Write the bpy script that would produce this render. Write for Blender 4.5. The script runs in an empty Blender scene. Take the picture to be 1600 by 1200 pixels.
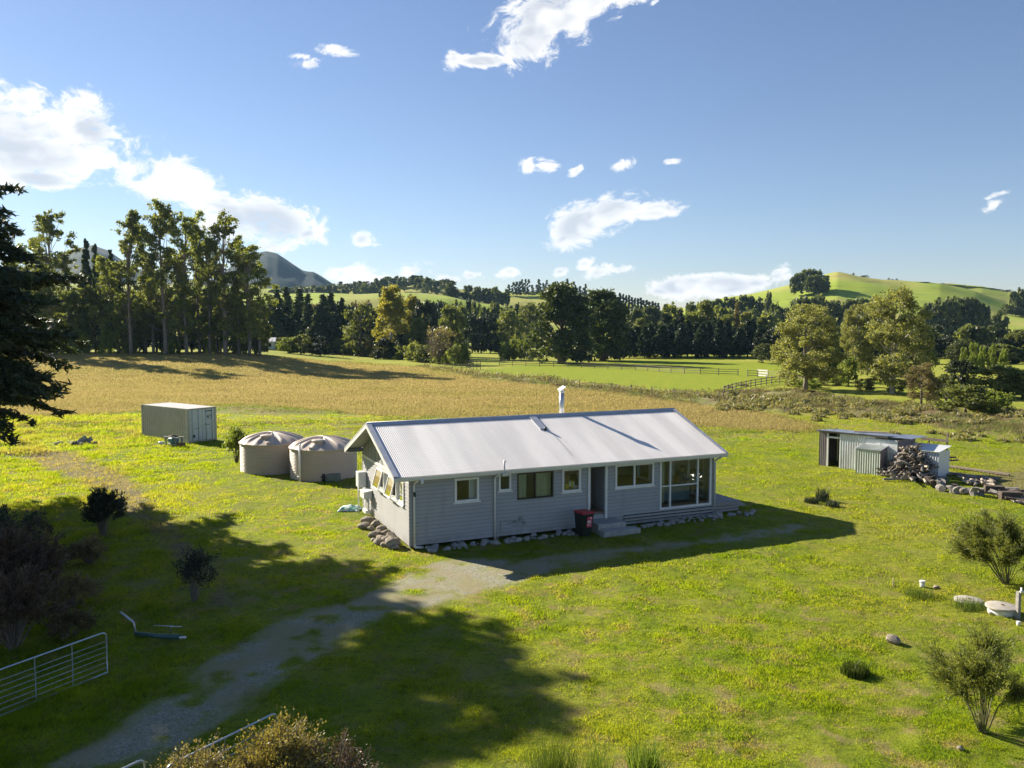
import bpy, bmesh, math, random
import numpy as np
from mathutils import Vector, Matrix
R = math.radians
PI = math.pi
rnd = random.Random(7)
RNG = np.random.default_rng(11)
SC = bpy.context.scene
COL = SC.collection

# ------------------------------------------------------------------ camera model (pixel coordinates of a 1600x1200 frame)
CF, CYH, CH = 1305.5, 509.1, 8.556
CP = math.atan((600 - CYH) / CF)
SUN_AZ = R(54.5)      # left of the view axis
SUN_EL = R(28.0)
SUNV = Vector((-math.sin(SUN_AZ) * math.cos(SUN_EL), math.cos(SUN_AZ) * math.cos(SUN_EL), math.sin(SUN_EL)))

def ray(px, py):
    c, s = math.cos(CP), math.sin(CP)
    v = -(py - 600) / CF
    return Vector(((px - 800) / CF, c + v * s, -s + v * c))

def P(px, py, z=0.0):
    d = ray(px, py)
    t = (z - CH) / d.z
    return Vector((d.x * t, d.y * t, z))

def PD(px, py, y):
    d = ray(px, py)
    t = y / d.y
    return Vector((d.x * t, y, CH + d.z * t))

# ------------------------------------------------------------------ numpy value noise
def _hash(ix, iy, seed):
    h = (ix.astype(np.int64) * 374761393 + iy.astype(np.int64) * 668265263 + seed * 982451653) & 0xFFFFFFFF
    h = ((h ^ (h >> 13)) * 1274126177) & 0xFFFFFFFF
    return ((h ^ (h >> 16)) & 0xFFFF) / 65535.0

def vn(x, y, s=1.0, seed=0):
    x = np.asarray(x, float) / s; y = np.asarray(y, float) / s
    ix = np.floor(x); iy = np.floor(y)
    fx = x - ix; fy = y - iy
    fx = fx * fx * (3 - 2 * fx); fy = fy * fy * (3 - 2 * fy)
    a = _hash(ix, iy, seed); b = _hash(ix + 1, iy, seed)
    c = _hash(ix, iy + 1, seed); d = _hash(ix + 1, iy + 1, seed)
    return (a * (1 - fx) + b * fx) * (1 - fy) + (c * (1 - fx) + d * fx) * fy

def fbm(x, y, s=1.0, seed=0, o=4):
    t = 0; a = .5; n = 0
    for i in range(o):
        t = t + a * vn(x, y, s / 2 ** i, seed + i * 17); n += a; a *= .5
    return t / n

def sstep(a, b, x):
    t = np.clip((np.asarray(x, float) - a) / (b - a), 0, 1)
    return t * t * (3 - 2 * t)

# ------------------------------------------------------------------ tags
def tag(o, label=None, cat=None, group=None, kind=None):
    if label: o['label'] = label
    if cat: o['category'] = cat
    if group: o['group'] = group
    if kind: o['kind'] = kind
    return o

def empty(name, loc=(0, 0, 0), rz=0.0, label=None, cat=None, group=None):
    o = bpy.data.objects.new(name, None)
    o.empty_display_size = .3
    o.location = loc; o.rotation_euler = (0, 0, rz)
    COL.objects.link(o)
    return tag(o, label, cat, group)

def copy_tree(o, parent=None):
    c = o.copy(); COL.objects.link(c)
    if parent is not None: c.parent = parent
    for ch in list(o.children): copy_tree(ch, c)
    return c

def mesh_obj(name, me, mat=None, parent=None, loc=None):
    o = bpy.data.objects.new(name, me)
    if mat is not None:
        for m in (mat if isinstance(mat, (list, tuple)) else [mat]):
            me.materials.append(m)
    COL.objects.link(o)
    if parent is not None: o.parent = parent
    if loc is not None: o.location = loc
    return o

def np_mesh(name, V, F, smooth=False):
    """V (n,3), F (m,k) all faces of one size k"""
    V = np.asarray(V, np.float32); F = np.asarray(F, np.int32)
    me = bpy.data.meshes.new(name)
    k = F.shape[1]
    me.vertices.add(len(V)); me.vertices.foreach_set('co', V.ravel())
    me.loops.add(F.size); me.loops.foreach_set('vertex_index', F.ravel())
    me.polygons.add(len(F))
    me.polygons.foreach_set('loop_start', np.arange(0, F.size, k, dtype=np.int32))
    me.polygons.foreach_set('loop_total', np.full(len(F), k, np.int32))
    if smooth: me.polygons.foreach_set('use_smooth', np.ones(len(F), bool))
    me.update(calc_edges=True)
    return me

class MB:
    def __init__(s): s.v = []; s.f = []; s.sm = []; s.mi = []; s.cur = 0
    def add(s, vs, fs, smooth=False):
        b = len(s.v); s.v += [tuple(p) for p in vs]
        for f in fs:
            s.f.append(tuple(b + i for i in f)); s.sm.append(smooth); s.mi.append(s.cur)
        return s
    def quad(s, *p): return s.add(p, [tuple(range(len(p)))])
    def box(s, a, b, rz=0.0, c=None, M=None):
        x0, y0, z0 = a; x1, y1, z1 = b
        vs = [Vector(p) for p in ((x0,y0,z0),(x1,y0,z0),(x1,y1,z0),(x0,y1,z0),(x0,y0,z1),(x1,y0,z1),(x1,y1,z1),(x0,y1,z1))]
        if rz:
            c = Vector(c) if c else Vector(((x0+x1)/2, (y0+y1)/2, 0))
            m = Matrix.Rotation(rz, 3, 'Z'); vs = [m @ (p - c) + c for p in vs]
        if M is not None: vs = [M @ p for p in vs]
        return s.add(vs, [(0,3,2,1),(4,5,6,7),(0,1,5,4),(1,2,6,5),(2,3,7,6),(3,0,4,7)])
    def bar(s, p, q, w, h, up=(0, 0, 1)):
        p = Vector(p); q = Vector(q); d = (q - p).normalized()
        x = d.cross(Vector(up))
        if x.length < 1e-4: x = d.cross(Vector((0, 1, 0)))
        x.normalize(); y = x.cross(d)
        vs = []
        for e in (p, q):
            for a, b in ((-1,-1),(1,-1),(1,1),(-1,1)): vs.append(e + x * a * w / 2 + y * b * h / 2)
        return s.add(vs, [(0,1,2,3),(7,6,5,4),(0,4,5,1),(1,5,6,2),(2,6,7,3),(3,7,4,0)])
    def tube(s, pts, r, n=8, cap=True, smooth=True):
        pts = [Vector(p) for p in pts]
        if not hasattr(r, '__len__'): r = [r] * len(pts)
        vs = []; fs = []; prev = None
        for i, p in enumerate(pts):
            d = (pts[min(i+1, len(pts)-1)] - pts[max(i-1, 0)]).normalized()
            if prev is None:
                a = d.cross(Vector((0, 0, 1)))
                if a.length < 1e-3: a = d.cross(Vector((0, 1, 0)))
            else:
                a = prev - d * prev.dot(d)
            a.normalize(); b = d.cross(a); prev = a
            for k in range(n):
                t = 2 * PI * k / n
                vs.append(p + (a * math.cos(t) + b * math.sin(t)) * r[i])
        for i in range(len(pts) - 1):
            for k in range(n):
                k2 = (k + 1) % n
                fs.append((i*n+k, i*n+k2, (i+1)*n+k2, (i+1)*n+k))
        s.add(vs, fs, smooth)
        if cap:
            b = len(s.v) - len(vs)
            s.f += [tuple(b + k for k in reversed(range(n))), tuple(b + (len(pts)-1)*n + k for k in range(n))]
            s.sm += [False, False]; s.mi += [s.cur] * 2
        return s
    def lathe(s, prof, c=(0, 0, 0), n=32, smooth=True):
        vs = []; fs = []
        for r, z in prof:
            for k in range(n):
                t = 2 * PI * k / n
                vs.append((c[0] + r * math.cos(t), c[1] + r * math.sin(t), c[2] + z))
        for i in range(len(prof) - 1):
            for k in range(n):
                k2 = (k + 1) % n
                fs.append((i*n+k, i*n+k2, (i+1)*n+k2, (i+1)*n+k))
        return s.add(vs, fs, smooth)
    def build(s, name, mat, parent=None, loc=None, bevel=0.0):
        me = bpy.data.meshes.new(name)
        me.from_pydata(s.v, [], s.f)
        me.polygons.foreach_set('use_smooth', s.sm)
        me.polygons.foreach_set('material_index', s.mi)
        me.update()
        o = mesh_obj(name, me, mat, parent, loc)
        if bevel:
            m = o.modifiers.new('bevel', 'BEVEL'); m.width = bevel; m.segments = 2; m.limit_method = 'ANGLE'
        return o

# ------------------------------------------------------------------ materials
class NT:
    def __init__(s, tree): s.t = tree; s.N = tree.nodes; s.L = tree.links
    def n(s, typ, **kw):
        nd = s.N.new(typ)
        for k, v in kw.items():
            if k.startswith('i_'): s.set(nd.inputs[k[2:].replace('_', ' ')], v)
            else: setattr(nd, k, v)
        return nd
    def set(s, sock, v):
        if isinstance(v, bpy.types.NodeSocket): s.L.new(v, sock)
        elif isinstance(v, bpy.types.Node): s.L.new(v.outputs[0], sock)
        else:
            if hasattr(sock, 'default_value'):
                dv = sock.default_value
                if hasattr(dv, '__len__') and not hasattr(v, '__len__'): v = [v] * len(dv)
                if hasattr(dv, '__len__') and len(dv) == 4 and len(v) == 3: v = (*v, 1)
                sock.default_value = v
    def math(s, op, a, b=0.0, clamp=False):
        nd = s.N.new('ShaderNodeMath'); nd.operation = op; nd.use_clamp = clamp
        s.set(nd.inputs[0], a); s.set(nd.inputs[1], b); return nd.outputs[0]
    def vmath(s, op, a, b=None):
        nd = s.N.new('ShaderNodeVectorMath'); nd.operation = op
        s.set(nd.inputs[0], a)
        if b is not None: s.set(nd.inputs[1], b)
        return nd.outputs['Value'] if op in ('DOT_PRODUCT', 'LENGTH') else nd.outputs[0]
    def mix(s, f, a, b, blend='MIX'):
        nd = s.N.new('ShaderNodeMix'); nd.data_type = 'RGBA'; nd.blend_type = blend
        s.set(nd.inputs[0], f); s.set(nd.inputs[6], a); s.set(nd.inputs[7], b)
        return nd.outputs[2]
    def ramp(s, f, a, b, lo=0.0, hi=1.0):
        nd = s.N.new('ShaderNodeMapRange'); nd.interpolation_type = 'SMOOTHSTEP'
        s.set(nd.inputs[0], f); s.set(nd.inputs[1], a); s.set(nd.inputs[2], b); s.set(nd.inputs[3], lo); s.set(nd.inputs[4], hi)
        return nd.outputs[0]
    def noise(s, scale, vec=None, detail=4, rough=.55, out=0):
        nd = s.N.new('ShaderNodeTexNoise')
        nd.inputs['Scale'].default_value = scale; nd.inputs['Detail'].default_value = detail; nd.inputs['Roughness'].default_value = rough
        if vec is not None: s.set(nd.inputs['Vector'], vec)
        return nd.outputs[out]

def new_mat(name):
    m = bpy.data.materials.new(name); m.use_nodes = True
    m.node_tree.nodes.clear()
    nt = NT(m.node_tree)
    nt.out = nt.n('ShaderNodeOutputMaterial')
    return m, nt

def finish(nt, shader): nt.L.new(shader.outputs[0] if isinstance(shader, bpy.types.Node) else shader, nt.out.inputs[0])

def surf(name, col, rough=.6, metal=0.0, var=.12, scale=6.0, dirt=None, dirt_amt=.35, bump=0.0, bscale=40.0, stretch=None, spec=.5):
    """painted / natural surface with colour variation in object space"""
    m, nt = new_mat(name)
    tc = nt.n('ShaderNodeTexCoord').outputs['Object']
    vec = tc
    if stretch:
        mp = nt.n('ShaderNodeMapping'); nt.set(mp.inputs[0], tc); mp.inputs['Scale'].default_value = stretch; vec = mp.outputs[0]
    n1 = nt.noise(scale, vec, 5)
    lo = tuple(c * (1 - var) for c in col); hi = tuple(min(1, c * (1 + var)) for c in col)
    c = nt.mix(nt.ramp(n1, .3, .7), lo, hi)
    if dirt:
        n2 = nt.noise(scale * .6, nt.vmath('ADD', vec, (3.1, 7.7, 1.3)), 6, .65)
        c = nt.mix(nt.math('MULTIPLY', nt.ramp(n2, .5, .72), dirt_amt), c, dirt)
    b = nt.n('ShaderNodeBsdfPrincipled')
    nt.set(b.inputs['Base Color'], c); b.inputs['Metallic'].default_value = metal
    nt.set(b.inputs['Roughness'], nt.ramp(n1, .2, .8, max(.05, rough - .08), min(1, rough + .08)))
    b.inputs['Specular IOR Level'].default_value = spec
    if bump:
        bp = nt.n('ShaderNodeBump'); bp.inputs['Strength'].default_value = bump; bp.inputs['Distance'].default_value = .02
        nt.set(bp.inputs['Height'], nt.noise(bscale, vec, 4)); nt.L.new(bp.outputs[0], b.inputs['Normal'])
    finish(nt, b); return m

def foliage(name, a, b, trans=.3, sat_obj=.25):
    """leaf cards: colour differs from leaf clump to leaf clump (per island) and tree to tree"""
    m, nt = new_mat(name)
    g = nt.n('ShaderNodeNewGeometry'); oi = nt.n('ShaderNodeObjectInfo')
    c = nt.mix(g.outputs['Random Per Island'], a, b)
    k = nt.math('MULTIPLY_ADD', oi.outputs['Random'], sat_obj * 2)
    kn = k.node; kn.inputs[2].default_value = 1 - sat_obj
    c = nt.mix(1.0, c, k, 'MULTIPLY')
    d = nt.n('ShaderNodeBsdfPrincipled'); nt.set(d.inputs['Base Color'], c); d.inputs['Roughness'].default_value = .5
    d.inputs['Specular IOR Level'].default_value = .35
    t = nt.n('ShaderNodeBsdfTranslucent'); nt.set(t.inputs[0], nt.mix(1.0, c, (2.1, 2.0, .9, 1), 'MULTIPLY'))
    mx = nt.n('ShaderNodeMixShader'); mx.inputs[0].default_value = trans
    nt.L.new(d.outputs[0], mx.inputs[1]); nt.L.new(t.outputs[0], mx.inputs[2])
    finish(nt, mx); return m

def glass_mat(name, tint=(.85, .9, .9)):
    m, nt = new_mat(name)
    tr = nt.n('ShaderNodeBsdfTransparent'); nt.set(tr.inputs[0], tint)
    gl = nt.n('ShaderNodeBsdfGlossy'); gl.inputs['Roughness'].default_value = .02
    fr = nt.n('ShaderNodeFresnel'); fr.inputs[0].default_value = 1.5
    mx = nt.n('ShaderNodeMixShader'); nt.set(mx.inputs[0], nt.math('ADD', fr.outputs[0], .02))
    nt.L.new(tr.outputs[0], mx.inputs[1]); nt.L.new(gl.outputs[0], mx.inputs[2])
    finish(nt, mx); return m
M = {}
# ================================================================== terrain
def W(*pts): return np.array([P(x, y)[:2] for x, y in pts])
HA = np.array([-3.914, 31.525]); HYAW = .415; HL, HW = 14.16, 7.36
HU = np.array([math.cos(HYAW), math.sin(HYAW)]); HV = np.array([-math.sin(HYAW), math.cos(HYAW)])
def hloc(u, v, z=0): return Vector((*(HA + u * HU + v * HV), z))

POLY = {
 'dry': W((92, 652), (-60, 650), (-160, 600), (-120, 585), (110, 575), (250, 573), (430, 570), (560, 568), (650, 572), (700, 580), (770, 594), (900, 606), (1000, 619), (1090, 631), (1180, 645), (1260, 660), (1285, 668), (1245, 676), (1180, 672), (1105, 668), (1000, 664), (860, 662), (700, 656), (560, 648), (450, 636), (340, 633), (220, 642)),
 'paddock': W((745, 588), (760, 578), (840, 567), (1000, 563), (1220, 566), (1330, 592), (1230, 600), (1180, 604), (1128, 616), (1000, 606), (880, 594)),
 'rough': W((650, 571), (745, 585), (880, 595), (1000, 607), (1120, 616), (1250, 606), (1330, 622), (1420, 634), (1620, 655), (1640, 690), (1500, 672), (1420, 662), (1330, 655), (1250, 648), (1160, 640), (1050, 627), (900, 607), (770, 595)),
 'green': W((1240, 640), (1420, 660), (1640, 700), (1640, 720), (1440, 690), (1290, 668), (1230, 655)),
 'gravel': W((30, 1215), (190, 1125), (330, 1035), (440, 965), (520, 945), (600, 915), (660, 885), (700, 872), (800, 872), (930, 862), (1050, 846), (1180, 826), (1280, 812), (1240, 832), (1100, 852), (960, 872), (880, 890), (820, 906), (740, 928), (650, 955), (560, 985), (480, 1030), (420, 1080), (330, 1140), (230, 1215)),
 'soil': W((40, 712), (110, 705), (190, 740), (235, 785), (300, 850), (350, 905), (370, 950), (330, 950), (290, 890), (240, 835), (190, 790), (130, 755), (60, 725)),
 'soil2': W((1500, 745), (1560, 735), (1640, 735), (1640, 775), (1560, 765)),
 'mown': W((-80, 650), (90, 652), (220, 642), (340, 633), (450, 636), (560, 648), (700, 656), (1110, 670), (1240, 676), (1260, 690), (1140, 690), (540, 672), (420, 668), (340, 670), (330, 690), (220, 690), (150, 702), (40, 715), (-80, 725)),
 'yard': W((1240, 700), (1620, 700), (1640, 790), (1480, 790), (1400, 765)),
}
def inpoly(x, y, p):
    r = np.zeros(x.shape, bool)
    for (x0, y0), (x1, y1) in zip(p, np.roll(p, -1, 0)):
        c = (y0 > y) != (y1 > y)
        r ^= c & (x < (x1 - x0) * (y - y0) / (y1 - y0 + 1e-12) + x0)
    return r

def soft(x, y, name, amp, s, k=6, seed=0):
    """noisy, soft-edged membership of a ground zone; amp is a fraction of the distance"""
    r = np.zeros(x.shape)
    for i in range(k):
        a = amp * (i + .6) / k
        dx = (fbm(x, y, s, seed + i * 5, 3) - .5) * 2.4 * a; dy = (fbm(x, y, s, seed + 77 + i * 5, 3) - .5) * 2.4 * a
        r += inpoly(x + dx, y + dy, POLY[name])
    return r / k

def zones(x, y):
    x = np.asarray(x, float); y = np.asarray(y, float)
    z = {}
    z['dry'] = soft(x, y, 'dry', np.clip(y * .035, 1, 6), 5, 5, 1)
    z['paddock'] = soft(x, y, 'paddock', 1.5, 5, 3, 2)
    z['rough'] = np.maximum(soft(x, y, 'rough', 3.5, 6, 4, 3) - soft(x, y, 'green', 2, 5, 3, 9), 0)
    g = soft(x, y, 'gravel', 1.5, 1.6, 6, 4)
    z['gravel'] = g * sstep(.36, .60, fbm(x, y, .8, 41, 4) * .75 + fbm(x, y, 3.2, 42, 3) * .35 + .22 * g - .165)
    z['soil'] = np.maximum(soft(x, y, 'soil', 1.6, 2, 6, 5), soft(x, y, 'soil2', 2, 2, 5, 6) * .8) * sstep(.12, .42, fbm(x, y, 1.4, 43, 4))
    z['mown'] = soft(x, y, 'mown', 2, 4, 4, 7)
    z['hill'] = sstep(230, 330, np.hypot(x, y))
    return z

RIDGES = [  # profile (px, top px row), crest depth, foot depth, back width
 ([(-900, 400), (-300, 360), (0, 425), (95, 412), (120, 394), (150, 386), (175, 394), (200, 412), (240, 432), (330, 440), (395, 401), (420, 396), (436, 399), (452, 409), (475, 424), (492, 427), (515, 441), (560, 470), (620, 520), (3000, 520)], 1900, 1150, 500),
 ([(-900, 470), (300, 462), (380, 452), (430, 458), (500, 456), (560, 457), (640, 456), (700, 462), (740, 470), (800, 478), (860, 487), (930, 500), (1000, 520), (3000, 520)], 560, 400, 130),
 ([(-900, 440), (200, 445), (420, 452), (500, 449), (560, 446), (620, 444), (690, 447), (760, 456), (830, 456), (900, 458), (960, 470), (1010, 480), (1060, 492), (1150, 520), (3000, 520)], 850, 640, 200),
 ([(-900, 530), (960, 520), (1000, 500), (1060, 482), (1130, 463), (1200, 451), (1240, 444), (1290, 431), (1305, 429), (1335, 434), (1375, 440), (1420, 444), (1465, 447), (1520, 458), (1570, 472), (1640, 480), (1800, 490), (3000, 520)], 640, 380, 160),
 ([(-900, 530), (1250, 530), (1360, 470), (1430, 444), (1480, 443), (1530, 447), (1570, 455), (1600, 457), (1660, 452), (1800, 450), (3000, 450)], 820, 600, 250),
]
def terr(x, y):
    x = np.asarray(x, float); y = np.asarray(y, float)
    px = 800 + CF * x / np.maximum(y, 5)
    h = np.zeros(np.broadcast(x, y).shape)
    for prof, dc, df, bw in RIDGES:
        xs, ys = zip(*prof)
        top = np.interp(px, xs, ys)
        zc = np.maximum(CH + dc * (CYH - top) / CF, 0)
        gul = (fbm(x, y, 90, int(dc), 4) - .5)
        yy = y + gul * 50
        t = sstep(df, dc, yy) * (1 - .999 * sstep(dc + bw * .25, dc + bw * 2.2, y))
        hh = zc * t * (1 + gul * .35 * (1 - t))
        h = np.maximum(h, np.where(y > 20, hh, 0))
    h = h + (fbm(x, y, 60, 5, 3) - .5) * 5 * sstep(260, 420, y)
    # terrace under the eucalyptus row: the field rises towards it
    h = h + 2.7 * sstep(122, 164, y) * (1 - sstep(330, 600, px)) * (1 - sstep(300, 420, y))
    return h

def relief(x, y, z):
    near = 1 - sstep(150, 260, y)
    lump = (fbm(x, y, 1.3, 21, 4) - .5) * .09 + (fbm(x, y, .4, 22, 2) - .5) * .06
    lump = lump * (1 - .8 * z['gravel'])
    lump += z['rough'] * (fbm(x, y, 2.6, 23, 4) - .45) * 1.1
    rows = np.maximum(fbm(x * .3, y, 2.3, 24, 3) - .5, 0) * 1.5
    lump += z['mown'] * rows * .8
    lump += z['dry'] * (fbm(x, y, 7, 25, 3) - .5) * .25
    return lump * near

GRID = {}
def grid_idx(x, y):
    x = np.asarray(x, float); y = np.asarray(y, float)
    t = np.clip(x / (y + 20), GRID['t'][0], GRID['t'][-1] - 1e-6); y = np.clip(y, -16.9, 2999)
    i = np.clip(np.searchsorted(GRID['rows'], y, 'right') - 1, 0, len(GRID['rows']) - 2)
    j = np.clip(np.searchsorted(GRID['t'], t, 'right') - 1, 0, len(GRID['t']) - 2)
    fi = (y - GRID['rows'][i]) / (GRID['rows'][i + 1] - GRID['rows'][i]); fj = (t - GRID['t'][j]) / (GRID['t'][j + 1] - GRID['t'][j])
    return i, j, fi, fj
def grid_get(key, idx):
    i, j, fi, fj = idx; A = GRID[key]
    return (A[i, j] * (1 - fj) + A[i, j + 1] * fj) * (1 - fi) + (A[i + 1, j] * (1 - fj) + A[i + 1, j + 1] * fj) * fi
def gzones(x, y):
    ix = grid_idx(x, y)
    return {k: grid_get(k, ix) for k in ('dry', 'paddock', 'rough', 'gravel', 'soil', 'mown', 'hill')}
def gz(x, y): return float(grid_get('h', grid_idx(x, y)))
def gzv(x, y): return grid_get('h', grid_idx(x, y))
def tz(x, y): return float(terr(np.array([float(x)]), np.array([float(y)]))[0])

def turf_nodes(nt, detail=True):
    """colour of whatever grows (or lies) on this spot of ground"""
    pos = nt.n('ShaderNodeNewGeometry').outputs['Position']
    a1 = nt.n('ShaderNodeSeparateColor'); nt.set(a1.inputs[0], nt.n('ShaderNodeAttribute', attribute_name='zone_a').outputs['Color'])
    a2 = nt.n('ShaderNodeSeparateColor'); nt.set(a2.inputs[0], nt.n('ShaderNodeAttribute', attribute_name='zone_b').outputs['Color'])
    a3 = nt.n('ShaderNodeSeparateColor'); nt.set(a3.inputs[0], nt.n('ShaderNodeAttribute', attribute_name='zone_c').outputs['Color'])
    dry, grav, padd = a1.outputs; rough, soil, hill = a2.outputs; mown = a3.outputs[0]
    nL = nt.noise(.09, pos, 4); nM = nt.noise(.6, pos, 5, .6); nS = nt.noise(4.5, pos, 4, .65); nF = nt.noise(22, pos, 3, .7)
    lawn = nt.mix(nt.ramp(nM, .35, .65), (.310, .345, .020, 1), (.205, .270, .014, 1))
    lawn = nt.mix(nt.math('MULTIPLY', nt.ramp(nL, .42, .66), .65), lawn, (.38, .35, .055, 1))
    lawn = nt.mix(nt.math('MULTIPLY', nt.ramp(nS, .48, .66), .6), lawn, (.10, .145, .010, 1))
    lawn = nt.mix(nt.math('MULTIPLY', nt.ramp(nF, .48, .66), .55), lawn, (.055, .075, .010, 1))  # fine dark gaps: shade between blades put into the colour
    # straw-coloured thatch and bare spots
    thatch = nt.math('MULTIPLY', nt.ramp(nt.noise(1.1, nt.vmath('ADD', pos, (9, 4, 0)), 6, .7), .48, .64), nt.ramp(nt.noise(.05, nt.vmath('ADD', pos, (31, 17, 0)), 2), .36, .62, .35, 1.0))
    lawn = nt.mix(nt.math('MULTIPLY', thatch, .8), lawn, nt.mix(nF, (.42, .32, .16, 1), (.27, .20, .09, 1)))
    c = nt.mix(mown, lawn, nt.mix(nt.ramp(nt.noise(.9, nt.vmath('MULTIPLY', pos, (.35, 1.4, 1)), 5, .65), .40, .56), (.235, .30, .026, 1), (.29, .26, .085, 1)))
    c = nt.mix(padd, c, nt.mix(nt.ramp(nM, .3, .7), (.17, .245, .008, 1), (.235, .25, .016, 1)))
    sv = nt.vmath('MULTIPLY', pos, (.22, .9, 1))
    dr = nt.mix(nt.ramp(nt.noise(.22, sv, 5, .6), .3, .7), (.44, .355, .145, 1), (.375, .315, .115, 1))
    dr = nt.mix(nt.math('MULTIPLY', nt.ramp(nt.noise(.045, pos, 3), .45, .7), .6), dr, (.33, .31, .085, 1))
    dr = nt.mix(nt.math('MULTIPLY', nt.ramp(nS, .4, .8), .3), dr, (.46, .38, .18, 1))
    c = nt.mix(dry, c, dr)
    ro = nt.mix(nt.ramp(nt.noise(.35, pos, 5, .65), .35, .62), (.185, .215, .05, 1), (.25, .215, .11, 1))
    ro = nt.mix(nt.math('MULTIPLY', nt.ramp(nt.noise(.2, nt.vmath('ADD', pos, (5, 50, 0)), 4), .5, .66), .8), ro, (.17, .11, .06, 1))
    c = nt.mix(rough, c, ro)
    hc = nt.mix(nt.ramp(nt.noise(.016, pos, 5), .38, .66), (.27, .35, .045, 1), (.34, .32, .09, 1))
    hc = nt.mix(nt.math('MULTIPLY', nt.ramp(nt.noise(.05, nt.vmath('MULTIPLY', pos, (1, 1, 6)), 4), .54, .7), .5), hc, (.16, .155, .06, 1))
    c = nt.mix(hill, c, hc)
    # bush-clad mountain, with bluish haze put into its base colour
    sp = nt.n('ShaderNodeSeparateXYZ'); nt.set(sp.inputs[0], pos)
    far = nt.ramp(sp.outputs[1], 1080, 1200)
    c = nt.mix(far, c, nt.mix(nt.ramp(nt.noise(.012, pos, 4), .55, .66), (.008, .022, .026, 1), (.022, .042, .032, 1)))
    so = nt.mix(nt.ramp(nS, .35, .7), (.30, .23, .13, 1), (.20, .15, .08, 1))
    c = nt.mix(nt.math('MULTIPLY', soil, .85), c, so)
    vo = nt.n('ShaderNodeTexVoronoi'); vo.inputs['Scale'].default_value = 26; nt.set(vo.inputs['Vector'], pos)
    vs = nt.n('ShaderNodeSeparateColor'); nt.set(vs.inputs[0], vo.outputs['Color'])
    gr = nt.mix(vs.outputs[0], (.15, .145, .135, 1), (.36, .34, .31, 1))
    gr = nt.mix(nt.ramp(nM, .36, .62), gr, (.26, .22, .145, 1))
    c = nt.mix(nt.math('MULTIPLY', grav, .8), c, gr)
    return c, pos, nS, nF, grav

def mat_ground():
    m, nt = new_mat('ground_turf')
    c, pos, nS, nF, grav = turf_nodes(nt)
    b = nt.n('ShaderNodeBsdfPrincipled'); nt.set(b.inputs['Base Color'], c)
    b.inputs['Roughness'].default_value = .95; b.inputs['Specular IOR Level'].default_value = .15
    bp = nt.n('ShaderNodeBump'); bp.inputs['Strength'].default_value = .6; bp.inputs['Distance'].default_value = .05
    nt.set(bp.inputs['Height'], nt.math('ADD', nS, nt.math('MULTIPLY', nF, .5))); nt.L.new(bp.outputs[0], b.inputs['Normal'])
    # dark thatch and soil between the blades, their shading put into the colour
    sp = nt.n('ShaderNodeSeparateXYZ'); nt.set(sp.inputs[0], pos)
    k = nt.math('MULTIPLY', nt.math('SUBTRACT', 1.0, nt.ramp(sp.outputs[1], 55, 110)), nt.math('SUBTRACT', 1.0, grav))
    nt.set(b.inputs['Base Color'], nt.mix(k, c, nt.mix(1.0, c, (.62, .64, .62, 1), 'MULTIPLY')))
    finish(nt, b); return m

def mat_grass(name, trans=.4, refl=(1, 1, 1, 1), tran=(1, 1, 1, 1)):
    m, nt = new_mat(name)
    c, pos, nS, nF, grav = turf_nodes(nt)
    g = nt.n('ShaderNodeNewGeometry')
    c = nt.mix(1.0, c, nt.mix(g.outputs['Random Per Island'], (.80, .84, .8, 1), (1.14, 1.12, 1.1, 1)), 'MULTIPLY')
    d = nt.n('ShaderNodeBsdfDiffuse'); nt.set(d.inputs[0], nt.mix(1.0, c, refl, 'MULTIPLY'))
    t = nt.n('ShaderNodeBsdfTranslucent'); nt.set(t.inputs[0], nt.mix(1.0, c, tran, 'MULTIPLY'))
    mx = nt.n('ShaderNodeMixShader'); mx.inputs[0].default_value = trans
    nt.L.new(d.outputs[0], mx.inputs[1]); nt.L.new(t.outputs[0], mx.inputs[2])
    finish(nt, mx); return m

def zone_attrs(me, z):
    n = len(me.vertices); one = np.ones(n)
    for nm, ks in (('zone_a', ('dry', 'gravel', 'paddock')), ('zone_b', ('rough', 'soil', 'hill')), ('zone_c', ('mown', None, None))):
        a = me.attributes.new(nm, 'FLOAT_COLOR', 'POINT')
        d = np.stack([z[k] if k else 0 * one for k in ks] + [one], 1).astype(np.float32)
        a.data.foreach_set('color', d.ravel())

def build_ground():
    px = np.arange(-120, 1721, 3.0)
    t = (px - 800) / CF
    w = np.geomspace(.03, 3.6, 34)
    t = np.concatenate([t[0] - w[::-1], t, t[-1] + w])
    rows = np.concatenate([[-1500, -400, -120, -40], np.linspace(-17, 9, 14), CH * CF / (np.arange(1400, 562, -2.2) - CYH), np.geomspace(212, 3000, 190)])
    rows = np.unique(rows)
    X = np.where(rows[:, None] < -17.5, t[None] * (np.abs(rows)[:, None] - 15), t[None] * (rows[:, None] + 20))
    Y = np.repeat(rows[:, None], len(t), 1)
    x = X.ravel(); y = Y.ravel()
    z = zones(x, y); h = terr(x, y) + relief(x, y, z)
    nr, nc = X.shape
    GRID.update(t=t, rows=rows, h=h.reshape(nr, nc), **{k: v.reshape(nr, nc) for k, v in z.items()})
    i = np.arange(nr * nc).reshape(nr, nc)
    F = np.stack([i[:-1, :-1], i[:-1, 1:], i[1:, 1:], i[1:, :-1]], -1).reshape(-1, 4)
    me = np_mesh('ground', np.stack([x, y, h], 1), F, True)
    zone_attrs(me, z)
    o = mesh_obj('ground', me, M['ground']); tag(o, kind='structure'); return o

def inhouse(x, y, pad=.1):
    dx = x - HA[0]; dy = y - HA[1]
    u = dx * HU[0] + dy * HU[1]; v = dx * HV[0] + dy * HV[1]
    return (u > -pad) & (u < HL + pad) & (v > -pad) & (v < HW + pad)

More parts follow.
